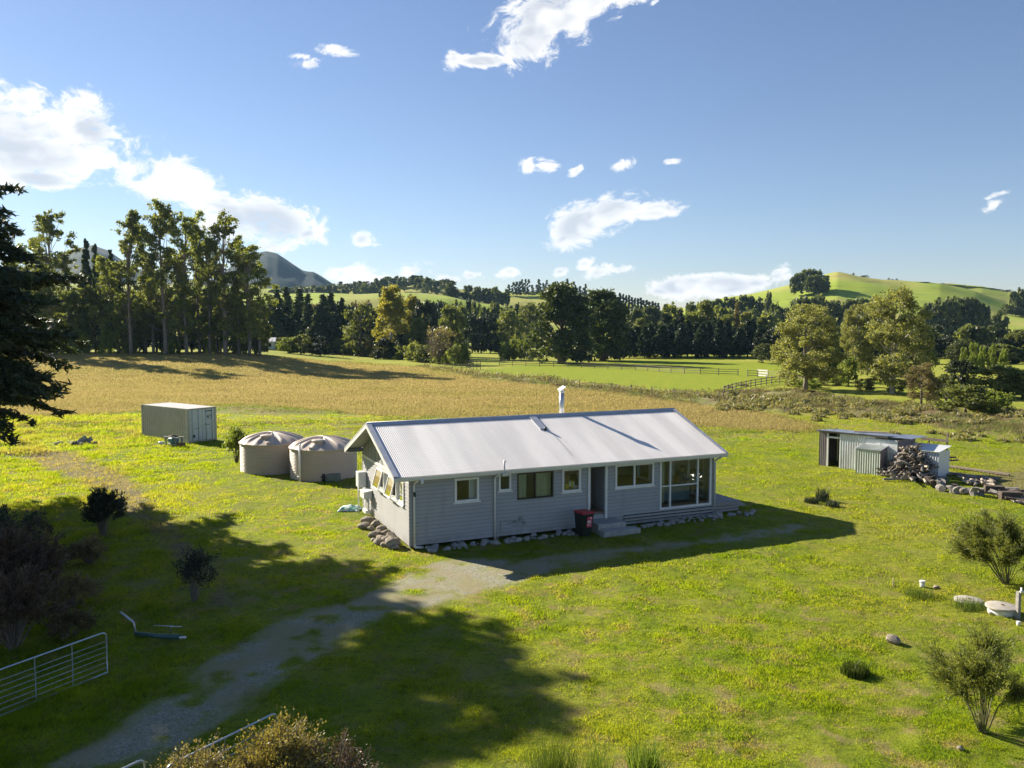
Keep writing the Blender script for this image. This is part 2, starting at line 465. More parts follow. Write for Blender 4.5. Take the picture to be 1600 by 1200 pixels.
def blades(x, y, h, wd, lean, rng, z):
    """triangular blades rooted at x,y"""
    n = len(x)
    a = rng.uniform(0, 2 * PI, n); la = rng.uniform(0, 2 * PI, n)
    z0 = gzv(x, y) - .01
    wx = np.cos(a) * wd / 2; wy = np.sin(a) * wd / 2
    V = np.empty((n, 3, 3))
    V[:, 0] = np.stack([x - wx, y - wy, z0], 1); V[:, 1] = np.stack([x + wx, y + wy, z0], 1)
    V[:, 2] = np.stack([x + np.cos(la) * lean * h, y + np.sin(la) * lean * h, z0 + h], 1)
    return V.reshape(-1, 3), np.arange(3 * n).reshape(n, 3)

def rep(z, k): return {a: np.repeat(b, k) for a, b in z.items()}

def build_grass():
    rng = np.random.default_rng(3)
    # ---- lawn
    def pts(n, y0, y1, pw=0):
        y = y0 * (y1 / y0) ** rng.random(n); x = rng.uniform(-.66, .66, n) * (y + 2); return x, y
    x, y = pts(480000, 13.5, 80)
    # clumps: cluster part of them round tuft centres
    cx, cy = pts(60000, 13.5, 80)
    k = rng.integers(0, len(cx), 1000000)
    s = .05 + .0022 * cy[k]
    x = np.concatenate([x, cx[k] + rng.normal(0, 1, len(k)) * s]); y = np.concatenate([y, cy[k] + rng.normal(0, 1, len(k)) * s])
    z = gzones(x, y)
    thin = fbm(x, y, 1.2, 60, 4)
    keep = (rng.random(len(x)) > .93 * z['gravel']) & (rng.random(len(x)) > .75 * z['soil']) & (z['dry'] < .5) & ~inhouse(x, y) & (rng.random(len(x)) < sstep(.30, .52, thin) + .25)
    x = x[keep]; y = y[keep]; z = {a: b[keep] for a, b in z.items()}
    big = fbm(x, y, 5, 61, 3)
    h = (.03 + .06 * sstep(.4, .75, fbm(x, y, .8, 62, 3)) + .025 * big) * rng.uniform(.5, 1.35, len(x)) * (1 + .6 * z['mown']) * (1 - .5 * z['gravel'])
    h *= 1 + 1.2 * sstep(0, 1, (-x - .32 * y) / 6)            # longer, unmown on the shaded left
    V, F = blades(x, y, h * .85, .0008 * y * rng.uniform(.6, 1.3, len(x)), .7, rng, z)
    me = np_mesh('lawn_grass', V, F); zone_attrs(me, rep(z, 3))
    o = mesh_obj('lawn_grass', me, M['grass']); tag(o, 'short green grass of the lawn with straw coloured patches', 'grass', kind='stuff')
    # ---- tall dry field
    x, y = pts(950000, 60, 240); x = rng.uniform(-.66, .42, len(x)) * y
    z = gzones(x, y); keep = (rng.random(len(x)) < z['dry'] * 1.1) & ~inhouse(x, y, 2)
    x = x[keep]; y = y[keep]; z = {a: b[keep] for a, b in z.items()}
    h = (.10 + .22 * fbm(x, y, 5, 64, 3)) * rng.uniform(.6, 1.2, len(x))
    V, F = blades(x, y, h, .0010 * y, .5, rng, z)
    me = np_mesh('dry_grass', V, F); zone_attrs(me, rep(z, 3))
    o = mesh_obj('dry_grass', me, M['drygrass']); tag(o, 'tall golden dry grass of the unmown field', 'grass', kind='stuff')
    # ---- mown swathes and rough tussocks
    x, y = pts(420000, 48, 150)
    z = gzones(x, y); q = fbm(x * .3, y, 2.3, 24, 3)
    keep = (rng.random(len(x)) < np.maximum(z['mown'] * sstep(.46, .6, q), z['rough'] * sstep(.35, .55, fbm(x, y, 2.2, 66, 3)))) & ~inhouse(x, y, 2)
    x = x[keep]; y = y[keep]; z = {a: b[keep] for a, b in z.items()}
    h = (.14 * z['mown'] + z['rough'] * (.2 + .45 * fbm(x, y, 3, 67, 3))) * rng.uniform(.5, 1.3, len(x))
    V, F = blades(x, y, h, .0009 * y, .7, rng, z)
    me = np_mesh('rough_grass', V, F); zone_attrs(me, rep(z, 3))
    o = mesh_obj('rough_grass', me, M['drygrass']); tag(o, 'rough tussock grass along the creek bank and mown swathes', 'grass', kind='stuff')

M['ground'] = mat_ground(); M['grass'] = mat_grass('lawn_blades', .62, (.36, .58, 1.2, 1), (1.95, 1.95, .7, 1)); M['drygrass'] = mat_grass('field_blades', .45, (.85, .85, 1.0, 1), (1.2, 1.18, 1.1, 1))
build_ground(); build_grass()
# ================================================================== trees and shrubs
def cards(C, size, rng, aspect=1.6, droop=0.0, jit=.35, ax=None):
    """leaf-sized quads round centres C"""
    n = len(C)
    a = rng.normal(0, 1, (n, 3)); a[:, 2] -= droop
    if ax is not None: a = a * .55 + ax
    a /= np.linalg.norm(a, axis=1)[:, None] + 1e-9
    b = np.cross(a, rng.normal(0, 1, (n, 3))); b /= np.linalg.norm(b, axis=1)[:, None] + 1e-9
    s = (size * rng.uniform(1 - jit, 1 + jit, n))[:, None]
    a = a * s * aspect / 2; b = b * s / 2
    # pointed oval: four corners of a lozenge-like leaf clump
    V = np.stack([C - a, C - a * .1 - b, C + a, C + a * .1 + b], 1).reshape(-1, 3)
    return V

def mesh_cards(name, Vs):
    V = np.concatenate(Vs); return np_mesh(name, V, np.arange(len(V)).reshape(-1, 4))

def clumps(rng, blobs, sub, per, spread, squash=.8, up=.25):
    """blobs: (x,y,z,r). returns leaf centres: sub-clumps on each blob's outside, leaves gaussian round them"""
    out = []
    for (x, y, z, r) in blobs:
        d = rng.normal(0, 1, (sub, 3)); d[:, 2] += up
        d /= np.linalg.norm(d, axis=1)[:, None]
        rr = r * rng.uniform(.45, 1.0, sub)[:, None]
        c = np.array([x, y, z]) + d * rr * np.array([1, 1, squash])
        k = rng.integers(max(2, per // 2), per + per // 2, sub)
        cc = np.repeat(c, k, 0)
        out.append(cc + rng.normal(0, 1, cc.shape) * r * spread * np.array([1, 1, .7]))
    return np.concatenate(out)

def limbs(mb, base, blobs, rng, r0, frac=.6, n=5, start=None):
    for (x, y, z, r) in blobs:
        t = rng.uniform(.55, .85)
        p0 = Vector(base(max(0, (z * t if start is None else max(start, z * t)))))
        p2 = Vector((x, y, z)); pm = (p0 + p2) / 2 + Vector(rng.normal(0, 1, 3)) * r * .12 + Vector((0, 0, -.1 * r))
        mb.tube([p0, pm, p2], [r0 * .5, r0 * .3, r0 * .1], n, False)

def trunk_fn(H, lean, wob, rng):
    a = rng.uniform(0, 6.28); b = rng.uniform(0, 6.28)
    lx, ly = lean * math.cos(a), lean * math.sin(a)
    def f(z):
        t = z / H
        return (lx * t * t * H * .3 + wob * math.sin(t * 5 + b) * t, ly * t * t * H * .3 + wob * math.cos(t * 4 + b) * t, z)
    return f

def make_proto(kind, seed):
    """returns (crown mesh, trunk mesh, nominal height, nominal width)"""
    rng = np.random.default_rng(seed)
    tm = MB(); Vs = []
    if kind == 'eucalypt':
        H, Wd = 36, 11; f = trunk_fn(H, .06, .5, rng)
        tm.tube([f(z) for z in np.linspace(0, H * .97, 14)], list(np.linspace(.48, .06, 14)), 8)
        bl = []
        for i in range(38):
            t = .18 + .82 * (i + rng.random()) / 38
            prof = (.85 + .3 * math.sin(t * 7 + seed)) * (1.0 if t < .7 else 1 - 1.1 * (t - .7)) * rng.uniform(.25, 1.15)
            a = rng.uniform(0, 6.28); x, y, z = f(t * H)
            bl.append((x + math.cos(a) * prof * Wd * .42, y + math.sin(a) * prof * Wd * .42, z - rng.uniform(0, .8), rng.uniform(1.0, 1.9)))
        for q in (.97, .93, .88):
            x, y, z = f(H * q); bl.append((x + rng.uniform(-.8, .8), y + rng.uniform(-.8, .8), z, 1.3))
        limbs(tm, f, bl, rng, .22, start=5)
        C = clumps(rng, bl, 10, 28, .22, 1.15, .1); Vs.append(cards(C, .30, rng, 2.0, .9))
    elif kind == 'pine':                         # plantation pine: irregular whorls, ragged cone
        H, Wd = 24, 10; f = trunk_fn(H, .03, .25, rng)
        tm.tube([f(z) for z in np.linspace(0, H * .97, 8)], list(np.linspace(.36, .05, 8)), 7)
        bl = []
        for i in range(17):
            t = .16 + .82 * i / 17
            for k in range(4 if t < .75 else 3):
                a = k * 6.28 / 4 + rng.uniform(-.7, .7) + i
                rr = Wd * .5 * min(1, 1.35 * (1.03 - t)) * rng.uniform(.45, 1.0)
                x, y, z = f(t * H)
                bl.append((x + math.cos(a) * rr * .7, y + math.sin(a) * rr * .7, z + rr * .12, max(.6, rr * .42)))
        x, y, z = f(H * .97); bl.append((x, y, z, .6))
        C = clumps(rng, bl, 6, 18, .28, .6); Vs.append(cards(C, .5, rng, 2.0, -.3))
    elif kind == 'shelter':                      # shelter-belt conifer: dense to near the ground, pointed
        H, Wd = 14, 6; f = trunk_fn(H, .02, .1, rng)
        tm.tube([f(z) for z in np.linspace(0, H * .95, 6)], list(np.linspace(.28, .05, 6)), 7)
        bl = []
        for i in range(13):
            t = .12 + .86 * i / 13
            rr = Wd * .5 * min(1.0, 1.7 * (1.04 - t)) ** .8
            for k in range(5):
                a = k * 6.28 / 5 + rng.uniform(-.5, .5)
                q = rr * rng.uniform(.55, .95); x, y, z = f(t * H)
                bl.append((x + math.cos(a) * q * .7, y + math.sin(a) * q * .7, z + rng.uniform(-.3, .5), max(.4, rr * .42)))
        C = clumps(rng, bl, 5, 16, .3, .9, .5); Vs.append(cards(C, .42, rng, 2.0, -.5))
    elif kind == 'macrocarpa':                   # broad old cypress, billowing plates
        H, Wd = 20, 18; f = trunk_fn(H, .05, .3, rng)
        tm.tube([f(z) for z in np.linspace(0, H * .85, 8)], [1.0, .75, .65, .5, .4, .3, .2, .1], 10)
        bl = []
        for i in range(115):
            t = rng.uniform(.06, .98); a = rng.uniform(0, 6.28)
            prof = min(1.0, (1.02 - t) * 1.9) ** .55 * (.86 + .14 * math.sin(a * 3 + seed))
            q = Wd * .5 * prof * rng.uniform(.3, 1.0) ** .6
            bl.append((math.cos(a) * q * .85, math.sin(a) * q * .85, t * H * .93, rng.uniform(1.3, 2.5)))
        limbs(tm, f, bl[::3], rng, .4, start=2)
        C = clumps(rng, bl, 9, 20, .24, .62, .5); Vs.append(cards(C, .44, rng, 1.8, -.2))
    elif kind == 'plane':                        # broad pale-trunked deciduous
        H, Wd = 15, 12; f = trunk_fn(H, .05, .3, rng)
        tm.tube([f(z) for z in np.linspace(0, H * .8, 9)], [.45, .36, .32, .28, .24, .2, .15, .1, .05], 9)
        bl = []
        for i in range(66):
            t = rng.uniform(.13, .98); a = rng.uniform(0, 6.28)
            prof = math.sin(math.pi * (.12 + .83 * t)) ** .55
            q = Wd * .5 * prof * rng.uniform(.15, 1.0) ** .5
            bl.append((math.cos(a) * q * .86, math.sin(a) * q * .86, t * H * .95, rng.uniform(.9, 1.7)))
        limbs(tm, f, bl[::2], rng, .26, start=2.2)
        C = clumps(rng, bl, 13, 34, .22, .9, .2); Vs.append(cards(C, .21, rng, 1.3, .3))
    elif kind == 'poplar':                       # upright golden poplar
        H, Wd = 20, 9; f = trunk_fn(H, .03, .3, rng)
        tm.tube([f(z) for z in np.linspace(0, H * .92, 8)], list(np.linspace(.4, .05, 8)), 8)
        bl = []
        for i in range(60):
            t = rng.uniform(.1, .98); a = rng.uniform(0, 6.28)
            prof = min(1, 3.2 * t + .15) * (1 - max(0, t - .35) * 1.15)
            q = Wd * .5 * prof * rng.uniform(.2, 1.0) ** .6
            bl.append((math.cos(a) * q * .85, math.sin(a) * q * .85, t * H * .96, rng.uniform(.9, 1.7)))
        limbs(tm, f, bl[::4], rng, .2, start=2)
        C = clumps(rng, bl, 10, 22, .24, 1.2, .5); Vs.append(cards(C, .36, rng, 1.3, .2))
    elif kind == 'round':                        # evergreen broadleaf, low skirted
        H, Wd = 12, 11; f = trunk_fn(H, .04, .3, rng)
        tm.tube([f(z) for z in np.linspace(0, H * .8, 6)], list(np.linspace(.35, .08, 6)), 7)
        bl = []
        for i in range(44):
            t = rng.uniform(.08, .95); a = rng.uniform(0, 6.28)
            prof = max(.15, 1 - (abs(t - .38) / .62) ** 2.2) ** .6
            q = Wd * .5 * prof * rng.uniform(.3, 1) ** .5
            bl.append((math.cos(a) * q * .85, math.sin(a) * q * .85, t * H * .92, rng.uniform(.9, 1.8)))
        limbs(tm, f, bl[::4], rng, .2, start=1)
        C = clumps(rng, bl, 9, 16, .25, .8, .3); Vs.append(cards(C, .42, rng, 1.5))
    elif kind == 'far':                          # distant tree: few, large clumps
        H, Wd = 12, 10; f = trunk_fn(H, .04, .3, rng)
        tm.tube([f(z) for z in np.linspace(0, H * .8, 4)], list(np.linspace(.4, .1, 4)), 5)
        bl = []
        for i in range(22):
            t = rng.uniform(.2, .95); a = rng.uniform(0, 6.28)
            prof = max(.15, 1 - (abs(t - .45) / .58) ** 2.2) ** .6
            q = Wd * .5 * prof * rng.uniform(.3, 1) ** .5
            bl.append((math.cos(a) * q * .8, math.sin(a) * q * .8, t * H * .9, rng.uniform(1.2, 2.2)))
        C = clumps(rng, bl, 8, 9, .26, .8, .3); Vs.append(cards(C, .95, rng, 1.4))
    elif kind == 'spire':                        # distant tall pine on a skyline
        H, Wd = 22, 6; f = trunk_fn(H, .03, .2, rng)
        tm.tube([f(z) for z in np.linspace(0, H * .95, 4)], list(np.linspace(.4, .08, 4)), 5)
        bl = []
        for i in range(26):
            t = .14 + .84 * i / 26; a = rng.uniform(0, 6.28)
            q = Wd * .5 * min(1, 1.8 * (1.03 - t)) * rng.uniform(.2, .9)
            bl.append((math.cos(a) * q, math.sin(a) * q, t * H, max(.7, 1.5 * (1.1 - t))))
        C = clumps(rng, bl, 6, 9, .3, .8); Vs.append(cards(C, .85, rng, 1.6))
    elif kind == 'twiggy':                       # nearly bare deciduous
        H, Wd = 8, 8; f = trunk_fn(H, .04, .2, rng)
        tm.tube([f(z) for z in np.linspace(0, H * .8, 6)], list(np.linspace(.22, .03, 6)), 6)
        for i in range(90):
            t = rng.uniform(.1, .8); a = rng.uniform(0, 6.28); L = rng.uniform(1.5, 4) * (1.1 - t)
            p = Vector(f(t * H)); d = Vector((math.cos(a), math.sin(a), rng.uniform(.4, 1.1))).normalized()
            q = p + d * L; e = q + Vector((d.x, d.y, d.z + .3)) * L * .5
            tm.tube([p, q, e], [.05, .03, .012], 4, False)
            for _ in range(3):
                g = q + Vector(rng.normal(0, 1, 3)) * .7; tm.tube([q.lerp(p, rng.random() * .6), g, g + Vector(rng.normal(0, 1, 3)) * .4 + Vector((0, 0, .3))], [.025, .018, .01], 3, False)
        C = clumps(rng, [(rng.normal(0, 1.7), rng.normal(0, 1.7), rng.uniform(2, 7.5), 1.2) for _ in range(34)], 4, 8, .4)
        Vs.append(cards(C, .26, rng, 2.2))
    elif kind == 'bush':                         # shrub mound
        H, Wd = 2.5, 3; f = trunk_fn(H, 0, .1, rng)
        for k in range(5):
            a = k * 1.26; tm.tube([(0, 0, 0), (math.cos(a) * .4, math.sin(a) * .4, .8), (math.cos(a) * .9, math.sin(a) * .9, 1.6)], [.06, .045, .02], 5, False)
        bl = []
        for i in range(26):
            t = rng.uniform(.1, .92); a = rng.uniform(0, 6.28)
            q = Wd * .5 * (1 - (abs(t - .35) / .7) ** 2) ** .5 * rng.uniform(.3, 1) ** .5
            bl.append((math.cos(a) * q * .8, math.sin(a) * q * .8, t * H * .9, rng.uniform(.28, .5)))
        C = clumps(rng, bl, 10, 14, .28, .85, .4); Vs.append(cards(C, .12, rng, 1.6))
    crown = mesh_cards(kind + '_crown', Vs)
    tme = bpy.data.meshes.new(kind + '_trunk'); tme.from_pydata(tm.v, [], tm.f); tme.polygons.foreach_set('use_smooth', tm.sm); tme.update()
    return crown, tme, H, Wd

F_ = foliage
M['leaf_euc'] = F_('eucalypt_leaf', (.225, .250, .066, 1), (.085, .110, .034, 1), .45)
M['leaf_pine'] = F_('pine_leaf', (.085, .115, .042, 1), (.028, .044, .020, 1), .25)
M['leaf_macro'] = F_('cypress_leaf', (.110, .142, .044, 1), (.028, .044, .016, 1), .32)
M['leaf_shelter'] = F_('shelter_leaf', (.046, .070, .030, 1), (.014, .026, .014, 1), .2)
M['leaf_plane'] = F_('plane_leaf', (.27, .275, .11, 1), (.10, .112, .034, 1), .42)
M['leaf_gold'] = F_('gold_leaf', (.33, .31, .065, 1), (.18, .175, .04, 1), .42)
M['leaf_round'] = F_('evergreen_leaf', (.180, .200, .058, 1), (.055, .076, .025, 1), .4)
M['leaf_bright'] = F_('bright_leaf', (.22, .26, .050, 1), (.09, .13, .028, 1), .4)
M['leaf_brown'] = F_('brown_leaf', (.21, .175, .08, 1), (.10, .088, .042, 1), .3)
M['leaf_tussock'] = F_('tussock_leaf', (.27, .235, .12, 1), (.11, .125, .045, 1), .3)
M['leaf_hummock'] = F_('hummock_leaf', (.10, .14, .02, 1), (.04, .065, .012, 1), .3)
M['leaf_rust'] = F_('rusty_leaf', (.105, .065, .040, 1), (.050, .034, .022, 1), .18)
M['leaf_far'] = F_('distant_leaf', (.130, .155, .054, 1), (.042, .058, .026, 1), .32)
M['leaf_dark'] = F_('dark_leaf', (.045, .062, .024, 1), (.014, .024, .010, 1), .18)
M['bark'] = surf('bark', (.13, .10, .075), .9, var=.35, scale=3, bump=.6, bscale=12)
M['bark_pale'] = surf('pale_bark', (.42, .38, .31), .85, var=.3, scale=2, bump=.3)
M['bark_grey'] = surf('grey_bark', (.20, .17, .14), .9, var=.3, scale=3)

PROTO = {}
def proto(kind, n):
    if kind not in PROTO: PROTO[kind] = [make_proto(kind, 100 * len(PROTO) + i + 5) for i in range(n)]
    return PROTO[kind]
NV = dict(eucalypt=5, pine=3, shelter=3, macrocarpa=2, plane=3, poplar=2, round=4, far=4, spire=3, twiggy=1, bush=4)
_mv = {}
def varmesh(me, mat):
    """one copy of a mesh per material, shared by every tree that uses it"""
    k = (me.name, mat.name)
    if k not in _mv:
        c = me.copy(); c.materials.clear(); c.materials.append(mat); _mv[k] = c
    return _mv[k]

def tree(kind, px, ytop, d, wpx, leaf, label, group=None, bark='bark', name=None, cat='tree', parts=True, sink=.05, v=None, hz=None):
    cr, tr, H, Wd = proto(kind, NV[kind])[rnd.randrange(NV[kind]) if v is None else v]
    x = (px - 800) / CF * d * 1.0
    z0 = gz(x, d) - sink
    if hz is None: h = PD(px, ytop, d).z - z0
    else: h = hz
    h = max(h, .3); w = wpx / CF * d
    sx, sz = w / Wd, h / H
    nm = name or {'far': 'distant_tree', 'spire': 'distant_pine', 'bush': 'shrub', 'round': 'evergreen_tree', 'plane': 'deciduous_tree', 'shelter': 'conifer', 'eucalypt': 'eucalyptus_tree', 'macrocarpa': 'cypress_tree', 'twiggy': 'bare_tree', 'poplar': 'poplar_tree', 'pine': 'pine_tree'}[kind]
    rz = rnd.uniform(0, 6.28)
    cm = varmesh(cr, M[leaf])
    if not parts:
        o = bpy.data.objects.new(nm, cm); COL.objects.link(o)
        o.location = (x, d, z0); o.rotation_euler = (0, 0, rz); o.scale = (sx, sx, sz)
        return tag(o, label, cat, group)
    e = empty(nm, (x, d, z0), rz, label, cat, group); e.scale = (sx, sx, sz)
    for n2, me in (('trunk', varmesh(tr, M[bark])), ('crown', cm)):
        o = bpy.data.objects.new(n2, me); COL.objects.link(o); o.parent = e
    return e

# ------------------------------------------------------------------ the eucalypt row at the back of the field
EUC = [(30, 405, 166, 74), (81, 331, 163, 74), (112, 395, 176, 62), (205, 332, 168, 72), (228, 352, 177, 56), (259, 319, 167, 76), (292, 333, 169, 68), (312, 352, 177, 58), (328, 372, 172, 52), (352, 339, 166, 72), (374, 372, 174, 54), (390, 384, 168, 64), (406, 412, 173, 54), (172, 402, 172, 58), (240, 395, 174, 56), (280, 400, 176, 56), (340, 400, 178, 54), (60, 372, 178, 56)]
EUL = {1: 'tall eucalyptus with an open tufted crown just right of the big foreground conifer', 5: 'tallest eucalyptus of the row, its top against the cloud', 9: 'eucalyptus with a high separate top near the right end of the row', 12: 'last eucalyptus at the right end of the row, drooping towards the mountain'}
for i, (px, yt, d, w) in enumerate(EUC):
    tree('eucalypt', px, yt, d, w, 'leaf_euc', EUL.get(i, 'tall slender eucalyptus in the row behind the golden field'), 'eucalyptus row behind the golden field', 'bark_grey')
for (px, yt, d, w, lf) in [(140, 373, 225, 40, 'leaf_pine'), (154, 381, 232, 38, 'leaf_pine'), (176, 390, 228, 36, 'leaf_pine'), (60, 420, 215, 50, 'leaf_pine'), (190, 425, 222, 50, 'leaf_pine'), (20, 440, 205, 60, 'leaf_pine'), (0, 420, 215, 60, 'leaf_pine')]:
    tree('pine', px, yt, d * .84, w, lf, 'dark pine standing among the eucalyptus row', 'pines among the eucalyptus row')
for (px, yt, d, w, lf) in [(150, 440, 208, 64, 'leaf_round'), (185, 455, 206, 60, 'leaf_round'), (110, 450, 206, 60, 'leaf_euc'), (225, 440, 212, 60, 'leaf_euc'), (270, 445, 214, 60, 'leaf_round'), (320, 450, 216, 60, 'leaf_euc'), (365, 455, 212, 55, 'leaf_round'), (400, 460, 210, 50, 'leaf_euc'), (70, 455, 206, 60, 'leaf_round'), (30, 460, 204, 60, 'leaf_round'), (245, 475, 222, 60, 'leaf_dark'), (300, 480, 224, 60, 'leaf_dark'), (345, 485, 224, 60, 'leaf_dark'), (200, 480, 224, 60, 'leaf_dark'), (385, 490, 222, 50, 'leaf_dark'), (150, 490, 222, 60, 'leaf_dark'), (95, 490, 222, 60, 'leaf_dark')]:
    tree('round', px, yt, d * .84, w, lf, 'bushy evergreen filling the gaps under the eucalyptus row', 'understorey under the eucalyptus row')
for (px, yt, d, w) in [(118, 515, 200, 26), (132, 522, 200, 20), (165, 520, 201, 22), (271, 520, 205, 22), (205, 528, 203, 22), (88, 525, 200, 20), (330, 530, 206, 18)]:
    tree('bush', px, yt - 4, d * .84, w, 'leaf_bright', 'pale green sapling at the foot of the eucalyptus row', 'saplings under the eucalyptus row', name='sapling', cat='sapling', parts=False)

# ------------------------------------------------------------------ grove in the middle distance, left of the big cypresses
for (px, yt, d, w) in [(436, 452, 255, 34), (450, 448, 262, 32), (468, 450, 256, 34), (482, 458, 248, 30), (505, 459, 252, 36), (519, 456, 258, 34), (536, 465, 250, 30), (494, 490, 240, 28), (425, 460, 250, 30)]:
    tree('pine', px, yt, d, w * 1.5, 'leaf_pine', 'dark pine in the grove left of the golden poplar', 'pine grove left of the golden poplar')
tree('round', 563, 468, 232, 62, 'leaf_round', 'rounded dark evergreen directly left of the golden poplar', v=0)
tree('round', 585, 478, 245, 46, 'leaf_dark', 'blackish evergreen wedged behind the golden poplar', v=1)
tree('poplar', 611, 446, 218, 66, 'leaf_gold', 'golden yellow poplar standing out from the dark trees', v=0, bark='bark_pale')
tree('poplar', 643, 463, 240, 38, 'leaf_gold', 'smaller golden poplar behind and right of the yellow poplar', v=1, bark='bark_pale')
tree('round', 664, 464, 235, 48, 'leaf_dark', 'dark round topped evergreen right of the golden poplars', v=2)
tree('macrocarpa', 655, 495, 212, 46, 'leaf_round', 'spreading layered evergreen in front of the dark round tree', v=0)
tree('round', 707, 474, 216, 56, 'leaf_round', 'grey green dome shaped tree behind the bare twiggy tree', v=3)
tree('twiggy', 684, 512, 186, 58, 'leaf_brown', 'nearly bare twiggy tree beside the field edge', bark='bark_grey')
tree('shelter', 723, 536, 182, 28, 'leaf_bright', 'small neat cone shaped evergreen at the field corner', cat='small tree')
for (px, w) in ((738, 26), (752, 28), (766, 26)):
    tree('round', px, 489 + rnd.uniform(-2, 2), 262, w + 8, 'leaf_dark', 'dense dark evergreen making up the clipped block left of the big cypresses', 'dark evergreen block')
for (px, yt, d, w) in [(795, 480, 265, 46), (782, 498, 275, 40), (812, 492, 290, 40), (826, 470, 300, 44), (770, 505, 300, 50)]:
    tree('round', px, yt, d, w, 'leaf_round', 'evergreen tree half hidden left of the big cypresses', 'evergreens left of the big cypresses')
for (px, yt, d, w, lf) in [(788, 532, 205, 20, 'leaf_bright'), (806, 528, 210, 30, 'leaf_bright'), (822, 525, 207, 30, 'leaf_bright'), (798, 540, 204, 18, 'leaf_round')]:
    tree('bush', px, yt, d, w, lf, 'light green bush at the left foot of the big cypresses', 'bushes beside the big cypresses', parts=False)
cols = ['leaf_round', 'leaf_bright', 'leaf_euc', 'leaf_brown', 'leaf_dark', 'leaf_round']
for i in range(44):
    px = 424 + i * 6.7 + rnd.uniform(-4, 4); base = 557 + max(0, px - 570) * .10
    d = CH * CF / (base - CYH) + rnd.uniform(0, 8)
    tree('bush', px, base - rnd.uniform(16, 34), d, rnd.uniform(28, 52), cols[rnd.randrange(6)], 'bush in the mixed hedge along the far edge of the golden field', 'bushes along the far field edge', parts=False)
for (px, yt, w) in [(470, 520, 40), (452, 526, 36), (500, 522, 40), (628, 520, 36), (600, 528, 34), (645, 515, 40)]:
    tree('round', px, yt, 214, w, rnd.choice(['leaf_dark', 'leaf_round', 'leaf_bright']), 'low spreading tree in front of the middle distance grove', 'low trees in front of the grove')

# ------------------------------------------------------------------ two big cypresses and the shelter belt
tree('macrocarpa', 877, 438, 190, 126, 'leaf_macro', 'huge spreading dark cypress on the paddock edge, left of the pair', 'pair of big cypresses', v=0)
tree('macrocarpa', 942, 448, 204, 108, 'leaf_macro', 'huge dark cypress, right of the pair, with low hanging boughs', 'pair of big cypresses', v=1)
for i in range(22):
    px = 976 + i * 10 + rnd.uniform(-2, 2)
    tree('shelter', px, 503 + rnd.uniform(-9, 8) - (4 if i % 4 == 0 else 0), 222 + (i % 3) * 7, rnd.uniform(24, 32), 'leaf_shelter', 'dark conifer in the shelter belt beyond the green paddock', 'shelter belt conifers')
for (px, yt, w, lf) in [(1000, 497, 34, 'leaf_round'), (1040, 490, 36, 'leaf_shelter'), (1080, 488, 38, 'leaf_euc'), (1108, 480, 34, 'leaf_plane'), (1135, 492, 36, 'leaf_euc'), (1165, 488, 36, 'leaf_plane'), (1190, 496, 34, 'leaf_round'), (1150, 472, 14, 'leaf_brown'), (1062, 484, 24, 'leaf_shelter'), (1100, 470, 34, 'leaf_round')]:
    tree('poplar', px, yt, 262, w, lf, 'olive green tree rising behind the shelter belt', 'trees behind the shelter belt', name='broadleaf_tree')
for (px, yt, w) in [(990, 478, 40), (1015, 474, 40), (1045, 470, 42), (1075, 468, 40), (1000, 486, 44), (1030, 482, 44), (1060, 478, 44), (1095, 466, 40), (1120, 472, 44), (1140, 480, 44), (1170, 478, 44), (1195, 484, 44)]:
    tree('far', px, yt, rnd.uniform(330, 400), w, rnd.choice(['leaf_round', 'leaf_far', 'leaf_euc']), 'grey green tree in the wooded valley behind the shelter belt', 'valley trees behind the shelter belt', parts=False)

# ------------------------------------------------------------------ deciduous trees on the right
tree('plane', 1260, 476, 112, 112, 'leaf_plane', 'broad olive leaved tree with dark trunk beside the curved rail fence', v=0, bark='bark_grey')
tree('plane', 1396, 450, 105, 124, 'leaf_plane', 'tallest olive leaved tree with a pale forking trunk behind the shed', v=1, bark='bark_pale')
tree('plane', 1337, 474, 135, 62, 'leaf_plane', 'narrower olive tree standing between and behind the two broad ones', v=2, bark='bark_grey')
tree('round', 1290, 500, 128, 54, 'leaf_round', 'dark evergreen behind the broad olive tree by the fence', v=0)
tree('round', 1430, 500, 122, 60, 'leaf_round', 'dark evergreen behind the tallest olive tree', v=2)
tree('round', 1327, 555, 118, 34, 'leaf_bright', 'small light green tree on the mown bank between the olive trees', v=1, cat='small tree')
tree('plane', 1442, 566, 91, 58, 'leaf_brown', 'small brownish tree on a thin stem in front of the tallest olive tree', v=2, cat='small tree')
tree('round', 1503, 560, 108, 62, 'leaf_dark', 'dark pointed evergreen shrub tree behind the clipped bushes on the right', v=3)
tree('round', 1512, 598, 82, 84, 'leaf_round', 'large rounded dark green bush above the tussocks on the right', cat='bush', name='bush')
tree('bush', 1560, 608, 80, 52, 'leaf_bright', 'lighter olive bush with pale leaves right of the large rounded bush', cat='bush')
tree('round', 1562, 568, 100, 84, 'leaf_round', 'broad dark bushy tree at the right edge beyond the bushes', v=2)
tree('round', 1600, 575, 98, 60, 'leaf_round', 'dark bushy tree cut off by the right edge of the photo', v=1)
tree('bush', 1481, 585, 95, 40, 'leaf_round', 'mid green bush between the brownish tree and the large rounded bush', cat='bush')
tree('bush', 1538, 648, 79, 22, 'leaf_gold', 'small yellow flowering shrub below the rounded bushes', cat='shrub', parts=False)
